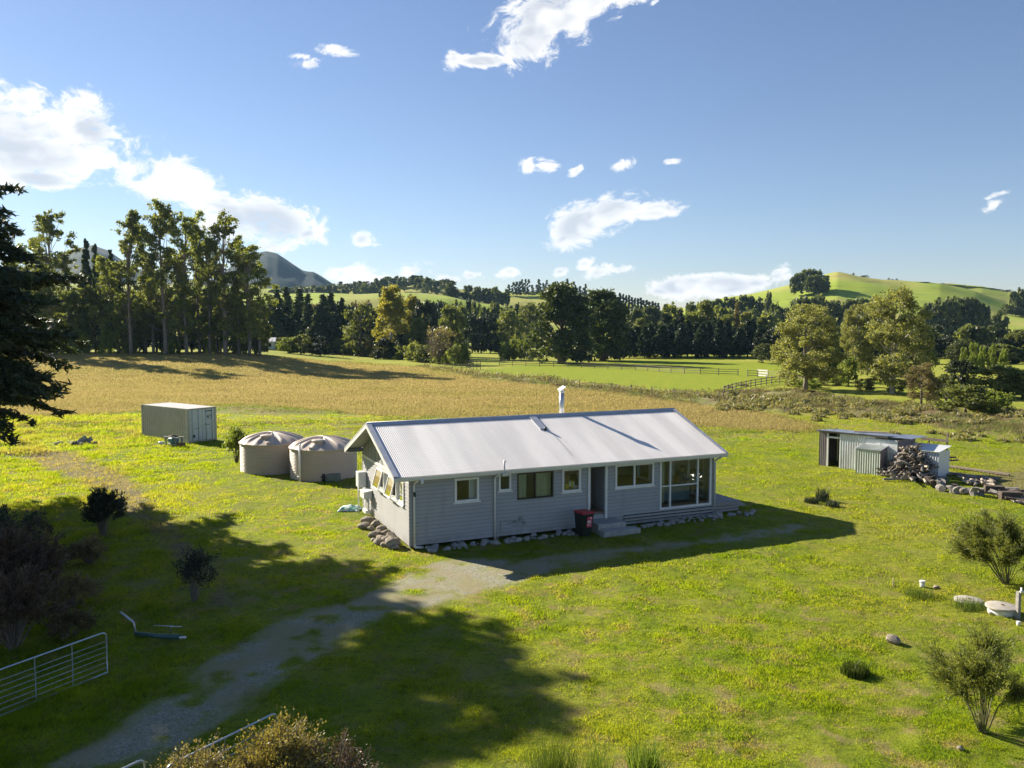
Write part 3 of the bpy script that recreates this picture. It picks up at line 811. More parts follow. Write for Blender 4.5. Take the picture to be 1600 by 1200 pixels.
for (px, yt, d, w, lf) in [(1265, 592, 116, 44, 'leaf_bright'), (1240, 590, 118, 30, 'leaf_plane'), (1352, 590, 110, 36, 'leaf_plane'), (1300, 585, 120, 44, 'leaf_round'), (1402, 590, 106, 34, 'leaf_plane')]:
    tree('bush', px, yt, d, w, lf, 'low leafy regrowth bush at the foot of the olive trees', 'regrowth under the olive trees', parts=False)

# ------------------------------------------------------------------ dark bush band and pines on the right middle distance
for i in range(54):
    px = 1195 + i * 8.2 + rnd.uniform(-6, 6); d = rnd.choice([190, 220, 250, 300])
    yt = {190: 535, 220: 520, 250: 508, 300: 498}[d] + rnd.uniform(-8, 8)
    tree('far' if d > 240 else 'round', px, yt, d, rnd.uniform(34, 50), rnd.choice(['leaf_dark', 'leaf_round', 'leaf_far', 'leaf_dark']), 'dark native bush tree in the scrubby band below the right hand hill', 'dark bush below the right hand hill', parts=False, name='bush_tree')
for (px, yt, d, w) in [(1346, 540, 170, 20), (1520, 532, 150, 16), (1505, 540, 152, 14), (1550, 536, 150, 18), (1568, 540, 148, 14), (1534, 538, 151, 14)]:
    tree('bush', px, yt, d, w, 'leaf_bright', 'small bright green bush in front of the dark bush band', 'bright bushes before the dark band', parts=False)
for (px, yt, w) in [(1450, 470, 30), (1470, 462, 34), (1490, 459, 36), (1512, 460, 38), (1530, 474, 36), (1460, 490, 44), (1500, 490, 50), (1535, 495, 40), (1440, 480, 26), (1560, 480, 26)]:
    tree('far', px, yt, 400, w, 'leaf_far', 'dark tree in the clump on the slope right of the olive trees', 'dark clump on the right slope', parts=False)
# trees on the right hill
for (px, yt, w, d) in [(1248, 424, 22, 560), (1262, 418, 26, 565), (1275, 420, 24, 560), (1285, 429, 20, 555), (1240, 430, 18, 560), (1268, 428, 26, 552), (1280, 434, 22, 550)]:
    tree('far', px, yt, d, w, 'leaf_far', 'dark tree in the clump crowning the right hand hill', 'clump on the hill top', parts=False)
tree('far', 1348, 430, 640, 13, 'leaf_far', 'small lone dark tree on the ridge right of the hill top clump', parts=False)
tree('far', 1200, 453, 480, 15, 'leaf_far', 'lone round dark tree on the green slope left of the hill', parts=False)
tree('far', 1438, 447, 600, 24, 'leaf_far', 'lone dark tree in the fold of the right hand ridge', parts=False)
for (px, yt) in [(1330, 426), (1385, 434), (1391, 436), (1397, 435), (1404, 439), (1415, 441), (1424, 443)]:
    tree('spire', px, yt, 620, 5, 'leaf_brown', 'spindly bare poplar on the hill ridge', 'spindly poplars on the ridge', parts=False)
for i in range(15):
    tree('far', 1460 + i * 8, 442.5 + i * .75 + rnd.uniform(-1, 1), 800, rnd.uniform(9, 14), 'leaf_far', 'small dark tree in the line along the far right ridge', 'tree line on the far ridge', parts=False)
for (px, yt, w) in [(1135, 462, 26), (1150, 460, 30), (1165, 458, 28), (1180, 462, 24), (1120, 464, 26), (1105, 466, 24)]:
    tree('far', px, yt, 470, w, 'leaf_far', 'dark tree at the left foot of the right hand hill', 'trees at the left foot of the hill', parts=False)
for (px, yt, w) in [(1218, 478, 30), (1240, 462, 34), (1258, 460, 30), (1280, 456, 32), (1300, 466, 34), (1325, 464, 30), (1345, 462, 28), (1210, 470, 28), (1225, 490, 40), (1310, 476, 34), (1360, 474, 34)]:
    tree('far', px, yt, 420, w, 'leaf_far', 'dark tree in the belt across the lower slope of the hill', 'tree belt on the lower hill', parts=False)
for (px, yt, w) in [(1590, 447, 16), (1580, 452, 12), (1600, 450, 16), (1575, 474, 24), (1595, 480, 26), (1590, 500, 30)]:
    tree('far', px, yt, 520, w, 'leaf_far', 'dark tree on the brown slope at the far right', 'trees on the far right slope', parts=False)

# ------------------------------------------------------------------ skylines and slopes in the middle and left
for i in range(24):
    px = 796 + i * 5.2 + rnd.uniform(-1.5, 1.5)
    tree('spire', px, 440 + rnd.uniform(-5, 5) + max(0, px - 890) * .25, 800, rnd.uniform(8, 11), 'leaf_far', 'tall thin pine in the skyline row behind the big cypresses', 'skyline pines behind the cypresses', parts=False)
for i in range(14):
    tree('spire', 968 + i * 4.6, 457 + i * 1.3 + rnd.uniform(-2, 2), 640, 10, 'leaf_dark', 'dark pine in the small plantation right of the cypresses', 'small plantation right of the cypresses', parts=False)
for i in range(62):
    px = 425 + i * 4.6 + rnd.uniform(-2, 2)
    yt = np.interp(px, [420, 500, 560, 600, 640, 700, 740], [452, 446, 440, 434, 431, 436, 447]) + rnd.uniform(-3, 3)
    tree('far' if i % 3 else 'spire', px, yt, rnd.uniform(760, 840), rnd.uniform(12, 18), 'leaf_far', 'dark tree in the forest along the left hand ridge', 'forest on the left hand ridge', parts=False)
for (px, yt, w) in [(705, 440, 22), (712, 452, 16), (732, 444, 18), (745, 446, 18), (760, 448, 20), (776, 446, 22), (790, 450, 16), (750, 458, 24), (765, 462, 22), (783, 458, 18), (725, 456, 14), (700, 454, 18)]:
    tree('far', px, yt, 600, w, 'leaf_far', 'dark tree scattered over the green slope left of the cypresses', 'trees on the green slope', parts=False)
for (px, yt, w) in [(597, 446, 14), (640, 456, 22), (652, 462, 22), (676, 474, 20), (630, 466, 20), (690, 478, 26), (720, 480, 30), (745, 482, 30), (770, 480, 26), (440, 462, 30), (455, 466, 30), (480, 464, 30), (425, 470, 30), (520, 470, 28), (545, 474, 28)]:
    tree('far', px, yt, 430, w, rnd.choice(['leaf_far', 'leaf_brown', 'leaf_far']), 'tree along the foot of the left hand green hill', 'trees at the foot of the left hill', parts=False)

for i in range(26):
    px = 612 + i * 8.6 + rnd.uniform(-4, 4)
    tree('far', px, 468 + abs(px - 720) * .06 + rnd.uniform(-5, 7), rnd.uniform(330, 400), rnd.uniform(20, 32), rnd.choice(['leaf_far', 'leaf_dark', 'leaf_far', 'leaf_round']), 'dark tree standing before the green slope left of the cypresses', 'trees before the green slope', parts=False)
for i in range(16):
    px = 424 + i * 10 + rnd.uniform(-4, 4)
    tree('far', px, 467 + rnd.uniform(-4, 6), rnd.uniform(340, 390), rnd.uniform(22, 32), rnd.choice(['leaf_far', 'leaf_brown', 'leaf_far']), 'tree showing over the pine grove below the left green hill', 'trees over the pine grove', parts=False)
for (px, yt, d, w) in [(1262, 612, 104, 34), (1285, 616, 101, 44), (1318, 628, 96, 36), (1345, 634, 93, 40), (1372, 638, 91, 34), (1400, 641, 89, 40), (1430, 646, 87, 34), (1475, 648, 84, 44), (1590, 640, 84, 44)]:
    tree('bush', px, yt, d, w, rnd.choice(['leaf_rust', 'leaf_brown', 'leaf_brown']), 'low reddish brown bush on the creek bank below the olive trees', 'brown bushes on the creek bank', parts=False)

# ------------------------------------------------------------------ low scrub strip along the paddock (nobody could count it)
def scrub():
    rng = np.random.default_rng(8); C = []; S = []
    line = [(655, 573), (745, 585), (830, 591), (900, 600), (1000, 612), (1080, 621), (1150, 628), (1230, 633)]
    for (a, b) in zip(line[:-1], line[1:]):
        p = P(*a); q = P(*b); n = int((q - p).length * 1.5)
        for i in range(n):
            c = p.lerp(q, rng.random()) + Vector((rng.normal(0, .6), rng.normal(0, 1.2), 0))
            h = rng.uniform(.2, .75)
            k = 60; off = rng.normal(0, 1, (k, 3)) * np.array([.6, .6, .35]); off[:, 2] = np.abs(off[:, 2]) * h * 1.6
            C.append(np.array([c.x, c.y, gz(c.x, c.y)]) + off)
    n = 0
    while n < 230:
        px = rng.uniform(1120, 1620); py = np.interp(px, [1120, 1330, 1620], [622, 640, 672]) + rng.normal(0, 11)
        c = P(px, py)
        if float(fbm(np.array([c.x]), np.array([c.y]), 7, 71, 3)[0]) < .44 + .12 * rng.random(): continue
        n += 1; w = rng.uniform(.3, .95); h = w * rng.uniform(.35, .8); k = int(150 * w)
        off = rng.normal(0, 1, (k, 3)); off /= np.linalg.norm(off, axis=1)[:, None]; off[:, 2] = np.abs(off[:, 2])
        off *= rng.uniform(.55, 1.05, k)[:, None] * np.array([w, w, h])
        C.append(np.array([c.x, c.y, gz(c.x, c.y)]) + off)
    C = np.concatenate(C)
    o = mesh_obj('scrub', mesh_cards('scrub', [cards(C, .13, rng, 3.0, -.5)]), M['leaf_tussock'])
    tag(o, 'low brown scrub along the paddock fence and creek bank', 'scrub', kind='stuff')
scrub()

# ------------------------------------------------------------------ big conifer at the left edge: drooping boughs, grey dead twigs
M['leaf_fore'] = F_('fore_conifer_leaf', (.060, .086, .036, 1), (.018, .030, .016, 1), .16)
M['deadwood'] = surf('dead_twig', (.20, .17, .15), .9, var=.3)
def fore_conifer(x, y, h, rad, label, seed, zlow=4.9):
    rng = np.random.default_rng(seed)
    e = empty('conifer_tree', (x, y, -.1), 0, label, 'tree')
    tm = MB(); tm.tube([(0, 0, z) for z in np.linspace(0, h * .98, 9)], list(np.linspace(.5, .05, 9)), 9)
    dead = MB(); C = []; AX = []
    nb = 250
    for i in range(nb):
        t = (i + rng.random()) / nb
        z = zlow + (h - zlow) * t
        L = rad * (1 - t) ** .5 * rng.uniform(.66, 1.06) * (.66 + .34 * min(1, t / .16)) + .5
        a = i * 2.4 + rng.uniform(-.4, .4)
        d = Vector((math.cos(a), math.sin(a), 0)); rise = rng.uniform(-.02, .3); sag = rng.uniform(.1, .42)
        pts = []
        for s in np.linspace(0, 1, 8):
            pts.append(d * (L * s) + Vector((0, 0, z + L * (rise * s - sag * s * s))))
        tm.tube(pts, list(np.linspace(.09, .015, 8) * (1.1 - .6 * t)), 5, False)
        side = Vector((-d.y, d.x, 0))
        for s in np.arange(.22, 1.0, .33 / L):
            k = s * 7; b0 = pts[int(k)].lerp(pts[min(7, int(k) + 1)], k % 1)
            for sg in (-1, 1):
                tl = min(1.9, (.3 + .33 * L * (1.08 - s))) * rng.uniform(.5, 1.15)
                dr = (side * sg * .8 + d * rng.uniform(.4, .9) + Vector((0, 0, rng.uniform(-.35, .2)))).normalized()
                if s < .42 or rng.random() < .1:
                    if rng.random() < .5: dead.tube([b0, b0 + dr * tl * .6, b0 + dr * tl + Vector((0, 0, -.25 * tl))], [.012, .009, .005], 3, False)
                    continue
                m = int(tl * 40)
                u = rng.random(m) ** .8
                c = np.array(b0) + np.outer(u * tl, np.array(dr)); c[:, 2] -= .22 * u * u * tl
                c += rng.normal(0, 1, (m, 3)) * np.array([.09, .09, .07])
                C.append(c); AX.append(np.repeat(np.array(dr + Vector((0, 0, -.15)))[None], m, 0))
    C = np.concatenate(C); AX = np.concatenate(AX)
    tm.build('trunk', M['bark_grey'], e); dead.build('dead_twigs', M['deadwood'], e)
    mesh_obj('crown', mesh_cards('conifer_crown', [cards(C, .095, rng, 4.2, 0, .45, AX)]), M['leaf_fore'], e)
    return e
fore_conifer(-28.0, 37.8, 18.6, 9.0, 'big dark conifer with drooping boughs filling the left edge of the photo', 31)
c2 = copy_tree([o for o in bpy.data.objects if o.name == 'conifer_tree'][0])
c2.location = (-28.15, 33.2, -.1); c2.rotation_euler = (0, 0, 2.1); c2.scale = (.95, .95, .914)
tag(c2, 'dark conifer outside the left edge, nearest to the camera of the conifers')
c3 = copy_tree(c2); c3.location = (-34.5, 24.5, -.1); c3.rotation_euler = (0, 0, 4.0); tag(c3, 'dark conifer outside the left edge whose shade falls on the gate')

# ------------------------------------------------------------------ foreground shrubs
def stem_shrub(x, y, h, w, n, leaf, bark, label, name='shrub', seed=1, lean=(0, 0), leaf_size=.02, per=26, aspect=3.5, spread=.05, up=1.0, bare=.15, cat='shrub', sub=4, dz=-.03, group=None):
    """many thin rising stems that fork, with fine leaves along their upper part"""
    rng = np.random.default_rng(seed)
    e = empty(name, (x, y, gz(x, y) + dz), 0, label, cat, group)
    tm = MB(); C = []; AX = []
    for i in range(n):
        a = rng.uniform(0, 6.28); q = rng.random() ** .6
        top = Vector((math.cos(a) * w / 2 * q + lean[0] * h, math.sin(a) * w / 2 * q + lean[1] * h, h * (rng.uniform(.55, 1.0) if q > .5 else rng.uniform(.75, 1.05)) * (1 - .25 * q)))
        b = Vector((math.cos(a) * .06, math.sin(a) * .06, 0))
        mid = b.lerp(top, .5) + Vector((0, 0, .06 * h * up)) - Vector((math.cos(a), math.sin(a), 0)) * w * .05
        tm.tube([b, mid, top], [.011 * h ** .5, .007 * h ** .5, .003], 4, False)
        tw = [(mid, top)]
        for _ in range(sub):
            s = rng.uniform(.25, .9); p = mid.lerp(top, s)
            q2 = p + ((top - mid).normalized() + Vector(rng.normal(0, .45, 3))).normalized() * h * rng.uniform(.14, .3)
            tm.tube([p, q2], [.006, .003], 3, False); tw.append((p, q2))
        for p, q2 in tw:
            m = per; u = bare + (1 - bare) * rng.random(m)
            c = np.outer(1 - u, np.array(p)) + np.outer(u, np.array(q2)) + rng.normal(0, 1, (m, 3)) * spread
            C.append(c); AX.append(np.repeat(np.array((q2 - p).normalized())[None], m, 0))
    tm.build('stems', M[bark], e)
    mesh_obj('foliage', mesh_cards(name + '_foliage', [cards(np.concatenate(C), leaf_size, rng, aspect, 0, .4, np.concatenate(AX) * 1.2)]), M[leaf], e)
    return e
M['leaf_broom'] = F_('broom_leaf', (.20, .22, .06, 1), (.10, .125, .035, 1), .45)
M['leaf_shrub'] = F_('dark_shrub_leaf', (.045, .060, .030, 1), (.020, .030, .016, 1), .15)
M['stem_green'] = surf('green_stem', (.13, .13, .05), .7, var=.3)
M['leaf_autumn'] = F_('autumn_leaf', (.26, .215, .07, 1), (.11, .10, .035, 1), .3)
M['leaf_fern'] = F_('fern_leaf', (.12, .17, .03, 1), (.07, .11, .02, 1), .35)
stem_shrub(16.4, 27.2, 2.3, 2.9, 26, 'leaf_broom', 'stem_green', 'wispy broom shrub behind the round concrete lids at the right edge', 'broom_shrub', 2, (-.12, 0), .02, 60, 6, spread=.05, sub=18, bare=0)
stem_shrub(9.95, 17.1, 2.05, 2.2, 22, 'leaf_broom', 'stem_green', 'wispy broom shrub in the bottom right corner of the lawn', 'broom_shrub', 3, (-.05, 0), .014, 70, 6, spread=.045, sub=18, bare=0)
stem_shrub(-16.7, 33.6, 1.9, 1.8, 40, 'leaf_shrub', 'bark_grey', 'dense dark upright shrub in the shade left of the house', 'shrub', 4, (0, 0), .045, 34, 3)
stem_shrub(-9.9, 25.5, 1.75, 1.15, 18, 'leaf_shrub', 'bark_grey', 'slim dark young tree with a bare stem beside the dirt track', 'young_tree', 5, (.03, 0), .034, 16, 3, bare=.2, cat='young tree', spread=.07, sub=6)
stem_shrub(-18.0, 31.2, 1.5, 1.0, 26, 'leaf_rust', 'bark_grey', 'thin dim shrub left of the dense dark upright shrub', 'shrub', 6, (0, 0), .03, 18, 3)
stem_shrub(-15.2, 29.6, .95, 1.5, 44, 'leaf_brown', 'bark_grey', 'low straggly olive shrub below the dense dark shrub', 'shrub', 7, (0, 0), .035, 24, 3)
stem_shrub(-14.9, 23.6, 2.8, 3.4, 80, 'leaf_rust', 'bark_grey', 'big rusty brown shrub behind the metal gate at the left edge', 'shrub', 8, (.02, 0), .035, 34, 4)
stem_shrub(-13.2, 21.6, 2.2, 2.6, 70, 'leaf_rust', 'bark_grey', 'lower reddish brown shrub directly behind the metal gate', 'shrub', 9, (.0, 0), .03, 30, 4)
stem_shrub(-17.4, 27.0, 2.8, 3.2, 80, 'leaf_shrub', 'bark_grey', 'dark shrub at the left edge above the rusty brown shrub', 'shrub', 10, (.0, 0), .035, 30, 4)
stem_shrub(-4.05, 14.0, 1.66, 1.5, 60, 'leaf_autumn', 'bark_grey', 'golden leaved bush at the bottom edge in front of the small gate', 'bush', 11, (0, 0), .028, 40, 1.6, cat='bush', sub=6, spread=.06)
stem_shrub(-5.35, 13.6, 1.45, 1.5, 40, 'leaf_brown', 'bark_grey', 'darker straggly bush left of the golden bush at the bottom edge', 'bush', 12, (0, 0), .026, 30, 1.8, cat='bush', sub=5)
stem_shrub(-3.0, 13.9, 1.5, 1.2, 26, 'leaf_rust', 'bark_grey', 'thin reddish stemmed bush right of the golden bush', 'bush', 13, (0, 0), .024, 20, 1.8, cat='bush', sub=5)
stem_shrub(-17.2, 51.7, 2.3, 1.5, 24, 'leaf_bright', 'bark', 'small leafy green sapling beside the left water tank', 'sapling', 14, (0, 0), .09, 14, 2, cat='sapling', spread=.1, bare=.2)
stem_shrub(-15.6, 26.4, 1.5, 2.8, 50, 'leaf_rust', 'bark_grey', 'broad rusty scrub on the shaded bank above the gate', 'scrub_bush', 41, (0, 0), .03, 26, 4, cat='scrub')
stem_shrub(-13.4, 24.9, 1.0, 2.0, 40, 'leaf_brown', 'bark_grey', 'low brown scrub right of the rusty shrub behind the gate', 'scrub_bush', 42, (0, 0), .03, 22, 4, cat='scrub')
stem_shrub(-17.6, 29.3, 1.4, 2.6, 44, 'leaf_brown', 'bark_grey', 'dim brown scrub at the left edge under the conifer', 'scrub_bush', 43, (0, 0), .035, 24, 4, cat='scrub')
stem_shrub(-12.2, 22.6, .7, 1.5, 30, 'leaf_brown', 'bark_grey', 'small straw coloured scrub just above the top rail of the gate', 'scrub_bush', 44, (0, 0), .028, 20, 4, cat='scrub')
def long_grass(x, y, h, w, n, label, seed, mat='leaf_fern', name='grass_tuft', cat='grass tuft', wd=.012):
    rng = np.random.default_rng(seed); V = []
    for i in range(n):
        a = rng.uniform(0, 6.28); r = w / 2 * rng.random() ** .6; b = np.array([math.cos(a) * r * .7, math.sin(a) * r * .7, 0])
        t = rng.uniform(0, 6.28); wv = np.array([math.cos(t), math.sin(t), 0]) * wd / 2
        hh = h * rng.uniform(.5, 1.1); la = rng.uniform(0, 6.28); ln = np.array([math.cos(la), math.sin(la), 0]) * hh * rng.uniform(.05, .4)
        m = b + ln * .35 + np.array([0, 0, hh * .6]); e = b + ln + np.array([0, 0, hh])
        V += [b - wv, b + wv, m + wv * .7, m - wv * .7, m - wv * .7, m + wv * .7, e + wv * .1, e - wv * .1]
    V = np.array(V); o = mesh_obj(name, np_mesh(name, V, np.arange(len(V)).reshape(-1, 4)), M[mat])
    o.location = (x, y, gz(x, y) - .02); return tag(o, label, cat)
long_grass(.75, 14.6, 1.2, 1.3, 520, 'tall green grass tuft at the bottom edge, left of the fern clump', 1)
long_grass(1.5, 14.5, 1.05, 1.0, 340, 'shorter green grass tuft beside the fern clump at the bottom edge', 2)
long_grass(2.4, 14.7, .95, .9, 520, 'bushy dark green fern clump at the bottom edge', 3, 'leaf_fern', 'fern', 'fern', .03)
long_grass(8.45, 20.05, .30, .95, 600, 'dark green grass hummock alone on the right lawn', 4, 'leaf_hummock', wd=.02)
long_grass(13.9, 24.9, .35, 1.3, 400, 'lush weedy tuft between the two round concrete lids', 5)
long_grass(12.9, 26.0, .3, 1.4, 400, 'weedy tuft by the white pipe cap left of the concrete lids', 6)
for i, (px, py, h) in enumerate([(1285, 783, .7), (1300, 792, .4), (1268, 786, .35)]):
    p = P(px, py); long_grass(p.x, p.y, h, 1.0, 150, 'dark tussock weed in the lawn below the shed', 20 + i, 'leaf_shrub', 'weed', 'weed', .03)['group'] = 'tussock weeds below the shed'
# ================================================================== the house
def board_mat():
    m, nt = new_mat('grey_weatherboard_paint')
    tc = nt.n('ShaderNodeTexCoord').outputs['Object']
    n1 = nt.noise(1.3, nt.vmath('MULTIPLY', tc, (1, 1, 3)), 5); n2 = nt.noise(.8, nt.vmath('MULTIPLY', tc, (3, 3, .4)), 5, .6)
    c = nt.mix(nt.ramp(n1, .3, .7), (.315, .320, .325, 1), (.345, .345, .345, 1))
    c = nt.mix(nt.math('MULTIPLY', nt.ramp(n2, .52, .75), .35), c, (.24, .235, .215, 1))
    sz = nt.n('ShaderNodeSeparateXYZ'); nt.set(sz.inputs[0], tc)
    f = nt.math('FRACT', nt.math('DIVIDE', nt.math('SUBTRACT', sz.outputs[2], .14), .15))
    lap = nt.math('GREATER_THAN', f, .84)                       # shadow line painted under each lap
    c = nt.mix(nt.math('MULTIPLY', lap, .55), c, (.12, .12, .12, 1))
    splash = nt.math('MULTIPLY', nt.ramp(sz.outputs[2], .55, .15), nt.ramp(nt.noise(2.2, tc, 5, .65), .38, .62))
    c = nt.mix(nt.math('MULTIPLY', splash, .4), c, (.20, .17, .12, 1))
    b = nt.n('ShaderNodeBsdfPrincipled'); nt.set(b.inputs['Base Color'], c); b.inputs['Roughness'].default_value = .5
    b.inputs['Specular IOR Level'].default_value = .4
    finish(nt, b); return m
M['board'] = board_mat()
M['white'] = surf('white_gloss_paint', (.74, .73, .70), .4, var=.05, scale=3, dirt=(.5, .48, .43, 1), dirt_amt=.25)
M['trim'] = surf('cream_fascia_paint', (.66, .65, .60), .45, var=.05, scale=3)
def roof_mat():
    m, nt = new_mat('white_corrugated_roof')
    tc = nt.n('ShaderNodeTexCoord').outputs['Object']
    n1 = nt.noise(.5, nt.vmath('MULTIPLY', tc, (3, .35, .35)), 5); n2 = nt.noise(7, nt.vmath('MULTIPLY', tc, (1, .25, .25)), 5)
    sx = nt.n('ShaderNodeSeparateXYZ'); nt.set(sx.inputs[0], tc)
    sheet = nt.math('FLOOR', nt.math('DIVIDE', sx.outputs[0], .762))
    wn = nt.n('ShaderNodeTexWhiteNoise', noise_dimensions='1D'); nt.set(wn.inputs['W'], sheet)
    c = nt.mix(nt.ramp(n1, .3, .7), (.72, .69, .66, 1), (.84, .81, .78, 1))
    c = nt.mix(nt.math('MULTIPLY', wn.outputs[0], .22), c, (.60, .59, .60, 1))
    c = nt.mix(nt.math('MULTIPLY', nt.ramp(n2, .58, .8), .3), c, (.50, .47, .43, 1))
    b = nt.n('ShaderNodeBsdfPrincipled'); nt.set(b.inputs['Base Color'], c); b.inputs['Metallic'].default_value = .15
    nt.set(b.inputs['Roughness'], nt.ramp(n1, .2, .8, .38, .52))
    finish(nt, b); return m
M['roof'] = roof_mat()
M['flash'] = surf('grey_flashing', (.50, .51, .54), .4, .4, var=.08, scale=2)
M['glass'] = glass_mat('window_glass', (.80, .86, .86))
M['bronze'] = surf('bronze_aluminium', (.055, .045, .035), .4, .3, var=.1)
M['dark'] = surf('dark_opening_shade', (.02, .02, .022), .8)
M['lining'] = surf('plaster_lining', (.55, .52, .45), .8, var=.06, scale=1)
M['floor'] = surf('timber_floor', (.22, .14, .08), .5, var=.2, scale=3, stretch=(1, 8, 1))
M['curtain'] = surf('pale_curtain', (.50, .50, .34), .9, var=.15, scale=9, stretch=(6, 6, .4))
M['orange'] = surf('orange_curtain', (.75, .28, .05), .9, var=.15, scale=8)
M['concrete'] = surf('old_concrete', (.36, .35, .33), .9, var=.15, scale=5, dirt=(.16, .17, .14, 1), dirt_amt=.5, bump=.3)
M['deck'] = surf('weathered_decking', (.30, .28, .26), .8, var=.2, scale=6, stretch=(8, 1, 1), dirt=(.15, .14, .13, 1))
M['meter'] = surf('pale_grey_meter_box', (.62, .63, .62), .5, var=.05)
M['galv'] = surf('galvanised_steel', (.52, .54, .56), .35, .6, var=.12, scale=8)
M['black'] = surf('black_plastic', (.02, .02, .022), .45, var=.2)

ZE, ZR = 2.9, 4.48; OE, OGL, OGR = .43, .72, .40; ZB = .14
HOUSE = empty('house', hloc(0, 0, 0), HYAW, 'long grey weatherboard house with a white corrugated gable roof', 'house')
def rects_minus(a0, a1, b0, b1, holes):
    """cells of a rectangle left after cutting holes (a0,a1,b0,b1)"""
    A = sorted({a0, a1, *[h[0] for h in holes], *[h[1] for h in holes]}); B = sorted({b0, b1, *[h[2] for h in holes], *[h[3] for h in holes]})
    A = [a for a in A if a0 <= a <= a1]; B = [b for b in B if b0 <= b <= b1]
    for i in range(len(A) - 1):
        for j in range(len(B) - 1):
            ca, cb = (A[i] + A[i+1]) / 2, (B[j] + B[j+1]) / 2
            if not any(h[0] < ca < h[1] and h[2] < cb < h[3] for h in holes): yield A[i], A[i+1], B[j], B[j+1]

def board_wall(name, origin, ax, out, a0, a1, z0, z1, holes, mat='board', inner=True):
    """weatherboard wall: lapped boards leaning out at their lower edge; ax along the wall, out = outward"""
    mb = MB(); ax = Vector(ax); out = Vector(out); o = Vector(origin); BH = .15
    def pt(a, z, d): return o + ax * a + Vector((0, 0, z)) + out * d
    z = z0
    while z < z1 - 1e-4:
        zt = min(z + BH, z1)
        cuts = sorted({z, zt, *[h[k] for h in holes for k in (2, 3) if z < h[k] < zt]})
        for zl, zh in zip(cuts[:-1], cuts[1:]):
            zm = (zl + zh) / 2
            iv = [(a0, a1)]
            for h in holes:
                if h[2] < zm < h[3]:
                    iv = [seg for (s, e) in iv for seg in ((s, min(e, h[0])), (max(s, h[1]), e)) if seg[1] - seg[0] > 1e-4]
            dl = .036 - .032 * (zl - z) / BH; dh = .036 - .032 * (zh - z) / BH
            for s, e in iv:
                mb.quad(pt(s, zl, dl), pt(e, zl, dl), pt(e, zh, dh), pt(s, zh, dh))
                if zl == z: mb.quad(pt(s, zl, 0), pt(e, zl, 0), pt(e, zl, dl), pt(s, zl, dl))
        z = zt
    w = mb.build(name, M[mat], HOUSE)
    if inner:
        mi = MB()
        for s, e, zl, zh in rects_minus(a0, a1, .7, 2.72, holes):
            mi.quad(pt(s, zl, -.1), pt(e, zl, -.1), pt(e, zh, -.1), pt(s, zh, -.1))
        mi.build('lining', M['lining'], w)
    return w

FW = [(1.82, 2.84, 1.66, 2.61), (3.69, 4.22, 1.96, 2.66), (4.5, 6.12, 1.54, 2.62), (6.53, 7.40, 1.68, 2.66), (7.80, 8.60, .62, 2.70), (9.06, 11.0, 1.64, 2.66), (11.31, 14.05, .53, 2.74)]
X, Y = (1, 0, 0), (0, 1, 0)
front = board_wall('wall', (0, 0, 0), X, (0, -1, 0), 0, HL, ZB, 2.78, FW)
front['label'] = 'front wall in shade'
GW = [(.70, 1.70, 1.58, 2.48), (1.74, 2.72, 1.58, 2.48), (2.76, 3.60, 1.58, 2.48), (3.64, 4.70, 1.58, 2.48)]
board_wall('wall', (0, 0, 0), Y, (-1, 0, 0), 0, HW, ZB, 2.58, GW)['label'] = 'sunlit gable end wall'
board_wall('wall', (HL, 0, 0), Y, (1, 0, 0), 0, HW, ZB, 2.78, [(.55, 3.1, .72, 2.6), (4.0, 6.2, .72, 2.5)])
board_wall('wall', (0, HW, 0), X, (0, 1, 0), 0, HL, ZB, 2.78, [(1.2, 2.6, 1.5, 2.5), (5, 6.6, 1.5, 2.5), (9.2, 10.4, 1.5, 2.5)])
# gable panels above the boards (vertical battened sheet), left end and right end
def gable(x, sgn, zb):
    mb = MB(); s = (ZR - ZE) / (HW / 2 + OE); zw = ZE + OE * s - .06
    mb.quad((x, 0, zb), (x, HW, zb), (x, HW, zw), (x, HW / 2, ZR - .07), (x, 0, zw))
    for k in range(1, 13):
        v = k * HW / 13; zt = zw + (ZR - .07 - zw) * (1 - abs(v - HW / 2) / (HW / 2)) - .02
        mb.box((min(x, x + sgn * .02), v - .02, zb), (max(x, x + sgn * .02), v + .02, zt))
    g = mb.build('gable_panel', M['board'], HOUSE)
    t = MB().box((min(x, x + sgn * .035), -.02, zb - .06), (max(x, x + sgn * .035), HW + .02, zb + .06)); t.build('gable_band', M['white'], HOUSE)
gable(-.004, -1, 2.6); gable(HL + .004, 1, 2.78)
# floor, ceiling, a partition so that rooms read as rooms
MB().box((.1, .1, .60), (HL - .1, HW - .1, .70)).build('floor', M['floor'], HOUSE)
MB().box((.05, .05, 2.72), (HL - .05, HW - .05, 2.76)).build('ceiling', M['lining'], HOUSE)
p = MB()
p.box((3.2, .12, .7), (3.3, HW - .12, 2.72)); p.box((8.75, .12, .7), (8.85, HW - .12, 2.72)); p.box((.12, 4.8, .7), (3.2, 4.9, 2.72)); p.box((3.3, 3.0, .7), (7.3, 3.1, 2.72))
p.build('partition', M['lining'], HOUSE)
